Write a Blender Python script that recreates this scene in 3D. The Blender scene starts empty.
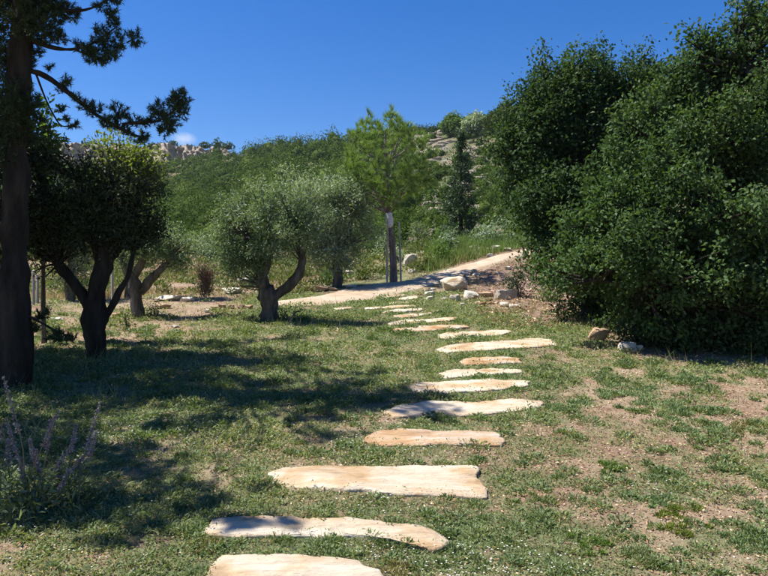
import bpy, math
import numpy as np
from mathutils import Vector

# ------------------------------------------------------------------ camera, sky, sun, exposure
SC = bpy.context.scene
COL = SC.collection
FPX = 693.0            # focal length in photo pixels (768 wide)
EYE = 1.6
cam_d = bpy.data.cameras.new('camera'); cam = bpy.data.objects.new('camera', cam_d); COL.objects.link(cam)
cam_d.sensor_width = 36.0; cam_d.lens = 36.0*FPX/768.0; cam_d.clip_start = 0.05; cam_d.clip_end = 3000
cam.location = (0, 0, EYE); cam.rotation_euler = (math.pi/2, 0, 0)
SC.camera = cam
SUN_EL = math.radians(60); SHX, SHY = 0.985, -0.17            # direction in which shadows fall
_n = math.hypot(SHX, SHY); SHX /= _n; SHY /= _n
W = bpy.data.worlds.new('World'); SC.world = W; W.use_nodes = True
nt = W.node_tree; nt.nodes.clear()
sky = nt.nodes.new('ShaderNodeTexSky'); sky.sky_type = 'NISHITA'; sky.sun_disc = False
sky.sun_elevation = SUN_EL; sky.sun_rotation = math.atan2(-SHX, -SHY)
sky.altitude = 300; sky.air_density = 1.0; sky.dust_density = 0.35; sky.ozone_density = 3.0
hsv = nt.nodes.new('ShaderNodeHueSaturation'); hsv.inputs['Saturation'].default_value = 1.44
hsv.inputs['Hue'].default_value = 0.513
bg = nt.nodes.new('ShaderNodeBackground'); bg.inputs['Strength'].default_value = 0.070
wo = nt.nodes.new('ShaderNodeOutputWorld')
nt.links.new(sky.outputs[0], hsv.inputs['Color'])
wtc = nt.nodes.new('ShaderNodeTexCoord'); wsub = nt.nodes.new('ShaderNodeVectorMath'); wsub.operation = 'SUBTRACT'
_cd = Vector(((184-384)/FPX, 1, -(139-288)/FPX)).normalized(); wsub.inputs[1].default_value = _cd
wmul = nt.nodes.new('ShaderNodeVectorMath'); wmul.operation = 'MULTIPLY'; wmul.inputs[1].default_value = (1.0, 1.0, 1.9)
wlen = nt.nodes.new('ShaderNodeVectorMath'); wlen.operation = 'LENGTH'
wnz = nt.nodes.new('ShaderNodeTexNoise'); wnz.inputs['Scale'].default_value = 110; wnz.inputs['Detail'].default_value = 5
wmr = nt.nodes.new('ShaderNodeMapRange'); wmr.inputs['From Min'].default_value = .019; wmr.inputs['From Max'].default_value = .002; wmr.inputs['To Max'].default_value = 1.0
wmm = nt.nodes.new('ShaderNodeMath'); wmm.operation = 'MULTIPLY'
wmx = nt.nodes.new('ShaderNodeMix'); wmx.data_type = 'RGBA'; wmx.inputs[7].default_value = (6.2, 6.6, 7.4, 1)
nt.links.new(wtc.outputs['Generated'], wsub.inputs[0]); nt.links.new(wsub.outputs[0], wmul.inputs[0]); nt.links.new(wmul.outputs[0], wlen.inputs[0])
nt.links.new(wtc.outputs['Generated'], wnz.inputs['Vector']); nt.links.new(wlen.outputs['Value'], wmr.inputs['Value'])
nt.links.new(wmr.outputs[0], wmm.inputs[0]); nt.links.new(wnz.outputs['Fac'], wmm.inputs[1]); nt.links.new(wmm.outputs[0], wmx.inputs[0])
nt.links.new(hsv.outputs[0], wmx.inputs[6]); nt.links.new(wmx.outputs[2], bg.inputs[0]); nt.links.new(bg.outputs[0], wo.inputs[0])
sun_d = bpy.data.lights.new('sun', 'SUN'); sun_d.energy = 4.8; sun_d.angle = math.radians(0.53); sun_d.color = (1.0, 0.95, 0.87)
sun = bpy.data.objects.new('sun', sun_d); COL.objects.link(sun)
sun.rotation_euler = Vector((SHX*math.cos(SUN_EL), SHY*math.cos(SUN_EL), -math.sin(SUN_EL))).to_track_quat('-Z', 'Y').to_euler()
sun.location = (-30, 12, 40)
SC.view_settings.view_transform = 'Standard'; SC.view_settings.look = 'None'
SC.view_settings.gamma = 1.0; SC.view_settings.exposure = 1.08; SC.view_settings.use_curve_mapping = False
SC.cycles.max_bounces = 8; SC.cycles.transparent_max_bounces = 6

# ------------------------------------------------------------------ numeric helpers
RS = np.random.RandomState(7)
def sstep(a, b, x):
    t = np.clip((np.asarray(x, float)-a)/(b-a), 0, 1); return t*t*(3-2*t)
def _hash(i, j, k):
    h = (i*374761393 + j*668265263 + k*1274126177) & 0xffffffff
    h = ((h ^ (h >> 13))*1103515245) & 0xffffffff
    return ((h ^ (h >> 16)) & 0xffff)/65535.0
def vnoise(p):
    """value noise in [0,1], p (n,3)"""
    p = np.asarray(p, float); f = np.floor(p).astype(np.int64); t = p-f; t = t*t*(3-2*t)
    out = 0
    for a in (0, 1):
        for b in (0, 1):
            for c in (0, 1):
                w = (t[:, 0] if a else 1-t[:, 0])*(t[:, 1] if b else 1-t[:, 1])*(t[:, 2] if c else 1-t[:, 2])
                out = out+w*_hash(f[:, 0]+a+9000, f[:, 1]+b+9000, f[:, 2]+c+9000)
    return out
def fbm(p, o=3):
    p = np.asarray(p, float); s = 0; a = .5
    for _ in range(o):
        s = s+a*vnoise(p); p = p*2.03+17.3; a *= .5
    return s/(1-.5**o)
def n2(x, y, s, seed=0.0, o=3):
    x = np.asarray(x, float); y = np.asarray(y, float)
    return fbm(np.stack([x.ravel()*s, y.ravel()*s, np.full(x.size, seed)], 1), o).reshape(x.shape)
def unit(a):
    return a/np.maximum(np.linalg.norm(a, axis=-1, keepdims=True), 1e-9)
def rdir(n):
    return unit(RS.normal(size=(n, 3)))

# ------------------------------------------------------------------ terrain
CR_A = [-.60, -.47, -.40, -.27, -.15, -.06, .06, .14, .20, .40, .60]          # x/y of the ray
CR_E = [.168, .176, .178, .185, .202, .210, .224, .236, .245, .30, .32]     # slope of the ray that grazes the crest
CR_R = [240, 235, 230, 205, 175, 165, 150, 135, 125, 110, 100]              # distance to the crest
def H(x, y):
    x = np.asarray(x, float); y = np.asarray(y, float)
    x, y = np.broadcast_arrays(x, y)
    h = .085*np.clip(y, -40, 1e9)
    h = h+1.0*sstep(15.5, 26, y)*sstep(-2.5, 3.5, x)-.25*sstep(16, 24, y)*sstep(-4, -9, x)
    h = h+(n2(x, y, .55, 3.3)-.5)*.10+(n2(x, y, 2.2, 8.1, 2)-.5)*.03
    a = x/np.maximum(y, 1.0)
    e = np.interp(a, CR_A, CR_E); R = np.interp(a, CR_A, CR_R)
    t = np.clip((y-30)/(R-30), 0, 1)
    hb = EYE+30*(.085-EYE/30)
    ratio = (.085-EYE/30)+(e-(.085-EYE/30))*np.power(t, .75)
    yy = np.minimum(y, R)
    hill = EYE+yy*ratio-.02*np.maximum(y-R, 0)
    hill = hill+(n2(x, y, .045, 5.0)-.5)*3.2*sstep(38, 90, y)*(1-.6*sstep(.8, 1, t))+(n2(x, y, .18, 6.0)-.5)*1.2*sstep(32, 60, y)
    k = sstep(29, 37, y)
    return h*(1-k)+np.maximum(hill, EYE-2)*k if np.any(k > 0) else h
def H1(x, y):
    return float(H(np.array([x]), np.array([y]))[0])
_GY = np.concatenate([np.arange(1.2, 40, .02), np.arange(40, 260, .25)])
def G(px, py):
    """photo pixel -> the ground point it shows"""
    a = (px-384)/FPX; s = -(py-288)/FPX
    d = H(a*_GY, _GY)-(EYE+s*_GY)
    i = int(np.argmax(d > 0))
    if i == 0: i = len(_GY)-1
    y0, y1 = _GY[i-1], _GY[i]; d0, d1 = d[i-1], d[i]
    y = y0+(y1-y0)*(-d0)/(d1-d0) if d1 != d0 else y0
    return np.array([a*y, y, H1(a*y, y)])
def P(px, py, d):
    return np.array([(px-384)/FPX*d, d, EYE-(py-288)/FPX*d])
def gd(px, d):
    x = (px-384)/FPX*d; return np.array([x, d, H1(x, d)])

# ------------------------------------------------------------------ mesh helpers
def make_mesh(name, chunks):
    """chunks: list of (verts (n,3), faces (m,k), rnd (n,) or None)"""
    V = []; L = []; S = []; R = []; off = 0
    for c in chunks:
        v, f = np.asarray(c[0], float), np.asarray(c[1], np.int64)
        if len(v) == 0: continue
        V.append(v); L.append((f+off).ravel()); S.append(np.full(len(f), f.shape[1])); off += len(v)
        r = c[2] if len(c) > 2 and c[2] is not None else np.full(len(v), .5)
        R.append(np.broadcast_to(r, (len(v),)))
    V = np.concatenate(V); L = np.concatenate(L); S = np.concatenate(S); R = np.concatenate(R)
    me = bpy.data.meshes.new(name)
    me.vertices.add(len(V)); me.vertices.foreach_set('co', V.astype(np.float32).ravel())
    me.loops.add(len(L)); me.loops.foreach_set('vertex_index', L.astype(np.int32))
    me.polygons.add(len(S)); me.polygons.foreach_set('loop_start', np.concatenate([[0], np.cumsum(S)[:-1]]).astype(np.int32))
    me.polygons.foreach_set('loop_total', S.astype(np.int32))
    at = me.attributes.new('rnd', 'FLOAT', 'POINT'); at.data.foreach_set('value', R.astype(np.float32))
    me.update(calc_edges=True)
    return me
def obj(name, chunks, mat, parent=None, smooth=False, loc=None, **props):
    me = chunks if isinstance(chunks, bpy.types.Mesh) else make_mesh(name, chunks)
    if mat is not None and len(me.materials) == 0: me.materials.append(mat)
    if smooth: me.polygons.foreach_set('use_smooth', np.ones(len(me.polygons), bool))
    o = bpy.data.objects.new(name, me); COL.objects.link(o)
    if parent is not None:
        o.parent = parent
        o.matrix_parent_inverse = parent.matrix_basis.inverted() if loc is None else o.matrix_parent_inverse
    if loc is not None: o.location = loc
    for k, v in props.items(): o[k] = v
    return o
def thing(name, label, category, loc, group=None):
    o = bpy.data.objects.new(name, None); COL.objects.link(o); o.location = loc; o.empty_display_size = .2
    o['label'] = label; o['category'] = category
    if group: o['group'] = group
    return o
def catmull(pts, n):
    pts = np.asarray(pts, float)
    if len(pts) == 2: return np.linspace(pts[0], pts[1], n)
    q = np.vstack([2*pts[0]-pts[1], pts, 2*pts[-1]-pts[-2]])
    out = []
    ts = np.linspace(0, len(pts)-1-1e-6, n)
    for t in ts:
        i = int(t); u = t-i; a, b, c, d = q[i], q[i+1], q[i+2], q[i+3]
        out.append(.5*((2*b)+(-a+c)*u+(2*a-5*b+4*c-d)*u*u+(-a+3*b-3*c+d)*u**3))
    return np.array(out)
def tube(pts, rad, k=8, n=None, rough=0.0, seed=0., wob=0.0):
    pts = np.asarray(pts, float); rad = np.asarray(rad, float)
    n = n or max(2, (len(pts)-1)*4+1)
    c = catmull(pts, n); r = np.interp(np.linspace(0, len(rad)-1, n), np.arange(len(rad)), rad)
    if wob:
        for ax in range(3): c[1:-1, ax] += (vnoise(np.c_[c[1:-1]*3., ] + 31.*ax+seed)-.5)*wob
    t = unit(np.gradient(c, axis=0))
    up = np.array([.31, .2, .93]) if abs(t[0, 2]) < .8 else np.array([1., .1, 0])
    a = unit(np.cross(t, up)); b = np.cross(t, a)
    th = np.linspace(0, 2*np.pi, k, endpoint=False)
    ring = a[:, None, :]*np.cos(th)[None, :, None]+b[:, None, :]*np.sin(th)[None, :, None]
    v = c[:, None, :]+ring*r[:, None, None]
    if rough:
        q = v.reshape(-1, 3); m = 1+rough*((vnoise(q*9+seed)-.5)*1.1+(vnoise(q*[26, 26, 7]+seed)-.5)*1.0+(vnoise(q*3+seed)-.5)*1.2)
        v = c[:, None, :]+ring*(r[:, None]*m.reshape(n, k))[:, :, None]
    v = v.reshape(-1, 3)
    i = np.arange(n-1)[:, None]*k; j = np.arange(k)[None, :]; j2 = (j+1) % k
    f = np.stack([i+j, i+j2, i+k+j2, i+k+j], -1).reshape(-1, 4)
    v = np.vstack([v, c[-1]+t[-1]*r[-1]*.7]); top = len(v)-1; base = (n-1)*k
    cap = np.array([[base+q, base+(q+1) % k, top, top] for q in range(k)])[:, :3]
    return [(v, f, None), (v[[*range(base, base+k), top]], np.array([[q, (q+1) % k, k] for q in range(k)]), None)]
def leaves(C, T, N, L, Wd, rnd, fold=.25):
    """rhombus leaves: base C, direction T, normal N"""
    n = len(C); S = unit(np.cross(T, N)); N = np.cross(S, T)
    L = np.broadcast_to(L, (n,))[:, None]; Wd = np.broadcast_to(Wd, (n,))[:, None]
    m = C+T*L*.48
    v = np.stack([C, m+S*Wd*.5+N*Wd*fold, C+T*L-N*L*.08, m-S*Wd*.5+N*Wd*fold], 1).reshape(-1, 3)
    f = np.arange(4*n).reshape(n, 4)
    return (v, f, np.repeat(rnd, 4))
def needles(C, T, L, Wd, rnd):
    n = len(C); S = unit(np.cross(T, rdir(n)))
    L = np.broadcast_to(L, (n,))[:, None]; Wd = np.broadcast_to(Wd, (n,))[:, None]
    v = np.stack([C-S*Wd*.5, C+S*Wd*.5, C+T*L], 1).reshape(-1, 3)
    return (v, np.arange(3*n).reshape(n, 3), np.repeat(rnd, 3))
_ico = {}
def icosphere(sub):
    if sub in _ico: return _ico[sub]
    import bmesh
    bm = bmesh.new(); bmesh.ops.create_icosphere(bm, subdivisions=sub, radius=1.0)
    v = np.array([x.co[:] for x in bm.verts]); f = np.array([[q.index for q in x.verts] for x in bm.faces]); bm.free()
    _ico[sub] = (v, f); return _ico[sub]
def rock(r, seed, sub=3, cuts=9, flat=.75, rough=.05):
    """faceted stone of half sizes r, centred at 0"""
    st = np.random.RandomState(seed); v, f = icosphere(sub); v = v.copy()
    for _ in range(cuts):
        n = unit(st.normal(size=3)*[1, 1, .8]); d = st.uniform(.45, .85)
        s = np.maximum(v@n-d, 0); v = v-s[:, None]*n
    n = np.array([st.normal()*.12, st.normal()*.12, 1.]); n /= np.linalg.norm(n)
    s = np.maximum(v@n-flat*.6, 0); v = v-s[:, None]*n*.9
    v = v/np.abs(v).max(0)
    v = v*(1+rough*2*(vnoise(v*3.1+seed)-.5)[:, None]+rough*1.3*(vnoise(v*8+seed)-.5)[:, None])
    return (v*np.asarray(r), f, None)

# ------------------------------------------------------------------ materials
def mat_new(name):
    m = bpy.data.materials.new(name); m.use_nodes = True; t = m.node_tree; t.nodes.clear()
    return m, t, t.nodes.new('ShaderNodeOutputMaterial')
def nd(t, kind, **kw):
    n = t.nodes.new(kind)
    for k, v in kw.items():
        if k in n.inputs: n.inputs[k].default_value = v
        else: setattr(n, k, v)
    return n
def ramp(t, stops):
    n = t.nodes.new('ShaderNodeValToRGB'); e = n.color_ramp.elements
    while len(e) < len(stops): e.new(.5)
    for q, (p, c) in zip(e, stops):
        q.position = p; q.color = (*c, 1) if len(c) == 3 else c
    return n
def leaf_mat(name, cols, trans=.28, rough=.55, spec=.3, tcol=None):
    m, t, o = mat_new(name)
    a = nd(t, 'ShaderNodeAttribute', attribute_name='rnd')
    k = len(cols); r = ramp(t, [(i/(k-1), c) for i, c in enumerate(cols)])
    t.links.new(a.outputs['Fac'], r.inputs[0])
    p = nd(t, 'ShaderNodeBsdfPrincipled', Roughness=rough); p.inputs['Specular IOR Level'].default_value = spec
    t.links.new(r.outputs[0], p.inputs['Base Color'])
    tr = nd(t, 'ShaderNodeBsdfTranslucent')
    g = nd(t, 'ShaderNodeMix', data_type='RGBA', blend_type='MULTIPLY'); g.inputs[0].default_value = 1.0
    t.links.new(r.outputs[0], g.inputs[6]); g.inputs[7].default_value = (*(tcol or (1.5, 1.6, .6)), 1)
    t.links.new(g.outputs[2], tr.inputs[0])
    mx = nd(t, 'ShaderNodeMixShader'); mx.inputs[0].default_value = trans
    t.links.new(p.outputs[0], mx.inputs[1]); t.links.new(tr.outputs[0], mx.inputs[2]); t.links.new(mx.outputs[0], o.inputs[0])
    return m
def noise_mat(name, stops, scale=4., detail=8., stretch=(1, 1, 1), rough=.9, bump=.3, bscale=None, bdist=.02, stops2=None, scale2=1.0, mix2=.5, spec=.2, coords='Object'):
    m, t, o = mat_new(name)
    tc = nd(t, 'ShaderNodeTexCoord'); mp = nd(t, 'ShaderNodeMapping'); mp.inputs['Scale'].default_value = stretch
    t.links.new(tc.outputs[coords], mp.inputs[0])
    nz = nd(t, 'ShaderNodeTexNoise', Scale=scale, Detail=detail, Roughness=.62); t.links.new(mp.outputs[0], nz.inputs['Vector'])
    r = ramp(t, stops); t.links.new(nz.outputs['Fac'], r.inputs[0]); col = r.outputs[0]
    if stops2:
        nz2 = nd(t, 'ShaderNodeTexNoise', Scale=scale2, Detail=4.); t.links.new(tc.outputs[coords], nz2.inputs['Vector'])
        r2 = ramp(t, stops2); t.links.new(nz2.outputs['Fac'], r2.inputs[0])
        mx = nd(t, 'ShaderNodeMix', data_type='RGBA', blend_type='MULTIPLY'); mx.inputs[0].default_value = mix2
        t.links.new(col, mx.inputs[6]); t.links.new(r2.outputs[0], mx.inputs[7]); col = mx.outputs[2]
    p = nd(t, 'ShaderNodeBsdfPrincipled', Roughness=rough); p.inputs['Specular IOR Level'].default_value = spec
    t.links.new(col, p.inputs['Base Color'])
    nb = nd(t, 'ShaderNodeTexNoise', Scale=bscale or scale*3, Detail=8., Roughness=.65); t.links.new(mp.outputs[0], nb.inputs['Vector'])
    b = nd(t, 'ShaderNodeBump', Strength=bump, Distance=bdist); t.links.new(nb.outputs['Fac'], b.inputs['Height']); t.links.new(b.outputs[0], p.inputs['Normal'])
    t.links.new(p.outputs[0], o.inputs[0])
    return m
M = {}
M['slab'] = noise_mat('pale_limestone_slab', [(.30, (0.374, 0.261, 0.152)), (.42, (0.534, 0.423, 0.297)), (.55, (0.607, 0.522, 0.402)), (.72, (0.678, 0.620, 0.521))], 2.6, 9, (.6, 2.6, 2.0), .9, 1.0, 11, .045,
    [(.30, (.62, .46, .30)), (.40, (.90, .76, .58)), (.50, (1, 1, 1))], 3.1, .8)
M['slab_ochre'] = noise_mat('ochre_limestone_slab', [(.28, (0.289, 0.191, 0.114)), (.45, (0.452, 0.330, 0.221)), (.6, (0.514, 0.435, 0.356)), (.75, (0.596, 0.566, 0.544))], 3.2, 9, (.6, 2.6, 2.0), .9, 1.0, 11, .045,
    [(.30, (.68, .46, .28)), (.45, (1, .84, .62)), (.58, (1.1, 1.1, 1.1))], 3.0, .9)
M['rock'] = noise_mat('weathered_limestone', [(.28, (.14, .125, .105)), (.42, (.34, .30, .25)), (.58, (.50, .46, .39)), (.75, (.62, .58, .50))], 5, 9, (1, 1, 1), .92, .8, 14, .04)
M['rock_ochre'] = noise_mat('ochre_rock', [(.28, (0.180, 0.101, 0.058)), (.42, (0.331, 0.216, 0.122)), (.58, (0.418, 0.302, 0.194)), (.75, (0.475, 0.389, 0.288))], 5, 9, (1, 1, 1), .92, .8, 14, .04)
M['rock_white'] = noise_mat('white_rock', [(.25, (0.282, 0.240, 0.189)), (.42, (0.480, 0.424, 0.340)), (.58, (0.579, 0.527, 0.438)), (.75, (0.645, 0.598, 0.514))], 5, 9, (1, 1, 1), .9, .7, 14, .04)
M['rock_pebble'] = noise_mat('pebble', [(.3, (.22, .17, .125)), (.5, (.38, .31, .24)), (.7, (.56, .50, .42))], 9, 3)
M['rock_far'] = noise_mat('hillside_limestone', [(.3, (0.123, 0.100, 0.079)), (.43, (0.293, 0.243, 0.190)), (.56, (0.386, 0.328, 0.263)), (.72, (0.462, 0.399, 0.328))], .9, 9, (1, 1, 1.6), .95, .8, 2.5, .4)
M['path'] = noise_mat('pale_sandy_path', [(.3, (0.334, 0.253, 0.175)), (.5, (0.409, 0.328, 0.240)), (.7, (0.471, 0.394, 0.304))], 3.0, 10, (1, 1, 1), .95, .4, 60, .01,
    [(.35, (.78, .70, .58)), (.6, (1, 1, 1))], .8, .7)
M['bark'] = noise_mat('olive_bark', [(.3, (0.036, 0.030, 0.024)), (.5, (0.108, 0.090, 0.072)), (.7, (0.216, 0.194, 0.166))], 9, 9, (1, 1, .25), .95, 1.0, 22, .03)
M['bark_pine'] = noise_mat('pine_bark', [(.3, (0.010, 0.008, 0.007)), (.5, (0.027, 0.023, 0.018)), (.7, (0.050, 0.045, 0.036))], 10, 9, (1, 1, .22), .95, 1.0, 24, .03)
M['bark_red'] = noise_mat('young_pine_bark', [(.3, (0.074, 0.054, 0.053)), (.5, (0.180, 0.143, 0.138)), (.7, (0.285, 0.257, 0.261))], 10, 9, (1, 1, .25), .95, 1.0, 24, .03)
M['wood_grey'] = noise_mat('grey_weathered_wood', [(.3, (.22, .20, .18)), (.6, (.42, .39, .35))], 14, 6, (1, 1, .1), .9, .5, 40, .01)
M['wrap'] = noise_mat('grey_white_wrap', [(.3, (.35, .37, .38)), (.6, (.62, .64, .64))], 20, 4, (1, 1, 1), .7, .4, 30, .01)
M['oak'] = leaf_mat('oak_leaf', [(0.030, 0.054, 0.023), (0.049, 0.090, 0.031), (0.070, 0.121, 0.043), (0.114, 0.158, 0.083)], .26, .7, .08)
M['oak2'] = leaf_mat('oak_leaf_deep', [(0.023, 0.046, 0.021), (0.038, 0.073, 0.028), (0.057, 0.098, 0.039), (0.090, 0.126, 0.068)], .26, .7, .08)
M['olive'] = leaf_mat('olive_leaf', [(0.090, 0.145, 0.074), (0.140, 0.204, 0.106), (0.200, 0.261, 0.154), (0.380, 0.425, 0.372)], .22, .6, .2)
M['olive_grey'] = leaf_mat('grey_olive_leaf', [(0.120, 0.177, 0.100), (0.190, 0.256, 0.148), (0.287, 0.345, 0.218), (0.478, 0.523, 0.398)], .2, .6, .2)
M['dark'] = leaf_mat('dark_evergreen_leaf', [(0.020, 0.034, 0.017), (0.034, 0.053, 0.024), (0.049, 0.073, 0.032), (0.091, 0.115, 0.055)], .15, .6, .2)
M['pine'] = leaf_mat('pine_needle', [(.018, .034, .018), (.028, .052, .024), (.045, .075, .030), (.09, .10, .045)], .12, .6, .2)
M['ypine'] = leaf_mat('young_pine_needle', [(0.087, 0.152, 0.039), (0.152, 0.239, 0.056), (0.214, 0.302, 0.075), (0.302, 0.355, 0.107)], .22, .6, .2)
M['cyp'] = leaf_mat('cypress_spray', [(0.022, 0.045, 0.020), (0.036, 0.070, 0.028), (0.056, 0.098, 0.036)], .12, .6, .3)
M['lime'] = leaf_mat('bright_leaf', [(0.070, 0.101, 0.017), (0.109, 0.148, 0.027), (0.164, 0.195, 0.039), (0.218, 0.234, 0.062)], .35, .6, .2)
M['broad'] = leaf_mat('light_green_leaf', [(.05, .10, .022), (.08, .14, .03), (.12, .19, .045)], .35, .6, .2)
M['scrub'] = leaf_mat('hillside_scrub_leaf', [(0.022, 0.042, 0.009), (0.038, 0.070, 0.011), (0.063, 0.105, 0.019), (0.100, 0.139, 0.031), (0.132, 0.134, 0.052)], .2, .8, .04)
M['shrub_y'] = leaf_mat('yellowish_shrub_leaf', [(.07, .10, .025), (.11, .14, .035), (.17, .18, .06)], .25, .6, .3)
M['dry'] = leaf_mat('dry_brown_twig', [(0.125, 0.069, 0.044), (0.213, 0.125, 0.081), (0.312, 0.213, 0.138)], .1, .8, .1, (1.2, 1, .8))
M['sage'] = leaf_mat('sage_leaf', [(0.101, 0.135, 0.068), (0.162, 0.203, 0.101), (0.230, 0.270, 0.162)], .25, .7, .2)
M['lav'] = leaf_mat('grey_lavender_bloom', [(0.183, 0.160, 0.180), (0.310, 0.274, 0.295), (0.475, 0.445, 0.442)], .1, .8, .1, (1, 1, 1))
M['stem'] = leaf_mat('pale_stem', [(.13, .13, .085), (.22, .21, .15)], .05, .8, .1)
M['red'] = noise_mat('red_earth', [(.3, (0.117, 0.071, 0.049)), (.5, (0.196, 0.128, 0.093)), (.68, (0.266, 0.199, 0.154)), (.8, (0.328, 0.304, 0.254))], 6, 10, (1, 1, 1), .95, .9, 30, .03)
M['lawn'] = leaf_mat('lawn_leaf', [(0.080, 0.122, 0.048), (0.131, 0.183, 0.075), (0.174, 0.218, 0.097), (0.255, 0.249, 0.121), (0.416, 0.321, 0.200)], .25, .6, .25)
M['bluegreen'] = leaf_mat('blue_green_leaf', [(0.110, 0.165, 0.061), (0.170, 0.239, 0.093), (0.260, 0.314, 0.136)], .2, .6, .3, (1.1, 1.3, .9))
M['straw'] = leaf_mat('straw_blade', [(0.115, 0.149, 0.040), (0.196, 0.207, 0.069), (0.310, 0.265, 0.127), (0.437, 0.356, 0.207)], .25, .7, .2, (1.3, 1.2, .8))
M['green_blade'] = leaf_mat('green_blade', [(0.078, 0.130, 0.029), (0.130, 0.202, 0.047), (0.195, 0.260, 0.078)], .28, .6, .3)
M['petal'] = leaf_mat('white_petal', [(.60, .58, .56), (.82, .80, .78)], .2, .7, .2, (1, 1, 1))
M['litter'] = leaf_mat('dry_leaf_litter', [(0.164, 0.090, 0.053), (0.299, 0.179, 0.105), (0.493, 0.359, 0.224), (0.673, 0.538, 0.374)], .1, .8, .1, (1, .9, .7))

def ground_material(name, far=False):
    m, t, o = mat_new(name)
    tc = nd(t, 'ShaderNodeTexCoord')
    def noise(scale, detail=6., rough=.6, off=0.):
        mp = nd(t, 'ShaderNodeMapping'); mp.inputs['Location'].default_value = (off, off*.7, 0); t.links.new(tc.outputs['Object'], mp.inputs[0])
        n = nd(t, 'ShaderNodeTexNoise', Scale=scale, Detail=detail, Roughness=rough); t.links.new(mp.outputs[0], n.inputs['Vector']); return n.outputs['Fac']
    def mixc(fac, a, b, blend='MIX'):
        x = nd(t, 'ShaderNodeMix', data_type='RGBA', blend_type=blend)
        if isinstance(fac, float): x.inputs[0].default_value = fac
        else: t.links.new(fac, x.inputs[0])
        for q, c in ((6, a), (7, b)):
            if isinstance(c, tuple): x.inputs[q].default_value = (*c, 1)
            else: t.links.new(c, x.inputs[q])
        return x.outputs[2]
    def msk(src, a, b):
        r = ramp(t, [(a, (0, 0, 0)), (b, (1, 1, 1))]); t.links.new(src, r.inputs[0]); return r.outputs[0]
    if not far:
        soil = ramp(t, [(.3, (.13, .078, .05)), (.5, (.24, .155, .108)), (.7, (.36, .265, .195))]); t.links.new(noise(7, 9, .7), soil.inputs[0])
        straw = ramp(t, [(.3, (.19, .14, .088)), (.6, (.36, .285, .19))]); t.links.new(noise(24, 8, .7, 3), straw.inputs[0])
        green = ramp(t, [(.3, (.07, .09, .038)), (.65, (.15, .175, .08))]); t.links.new(noise(30, 8, .7, 9), green.inputs[0])
        c = mixc(msk(noise(.9, 6, .65, 21), .42, .62), soil.outputs[0], straw.outputs[0])
        a = nd(t, 'ShaderNodeAttribute', attribute_name='rnd')
        gm = nd(t, 'ShaderNodeMath', operation='MULTIPLY'); t.links.new(msk(noise(5, 8, .7, 5), .34, .52), gm.inputs[0]); t.links.new(a.outputs['Fac'], gm.inputs[1])
        c = mixc(gm.outputs[0], c, green.outputs[0])
        bs, bd = 40, .03
    else:
        earth = ramp(t, [(.3, (.10, .075, .05)), (.5, (.19, .15, .10)), (.7, (.30, .26, .20))]); t.links.new(noise(.5, 10, .7), earth.inputs[0])
        green = ramp(t, [(.3, (.03, .05, .014)), (.65, (.085, .11, .04))]); t.links.new(noise(.7, 8, .7, 9), green.inputs[0])
        c = mixc(msk(noise(.12, 8, .65, 5), .40, .55), earth.outputs[0], green.outputs[0])
        rk = ramp(t, [(.3, (.10, .09, .065)), (.5, (.21, .185, .15)), (.72, (.38, .345, .30))]); t.links.new(noise(1.1, 10, .75, 31), rk.inputs[0])
        a = nd(t, 'ShaderNodeAttribute', attribute_name='rnd')
        c = mixc(a.outputs['Fac'], c, rk.outputs[0])
        bs, bd = 1.2, .5
    p = nd(t, 'ShaderNodeBsdfPrincipled', Roughness=.95); p.inputs['Specular IOR Level'].default_value = .1
    t.links.new(c, p.inputs['Base Color'])
    b = nd(t, 'ShaderNodeBump', Strength=.8, Distance=bd); t.links.new(noise(bs, 8, .7, 2), b.inputs['Height']); t.links.new(b.outputs[0], p.inputs['Normal'])
    t.links.new(p.outputs[0], o.inputs[0]); return m
M['ground'] = ground_material('lawn_soil'); M['hill'] = ground_material('hill_earth', True)

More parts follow.
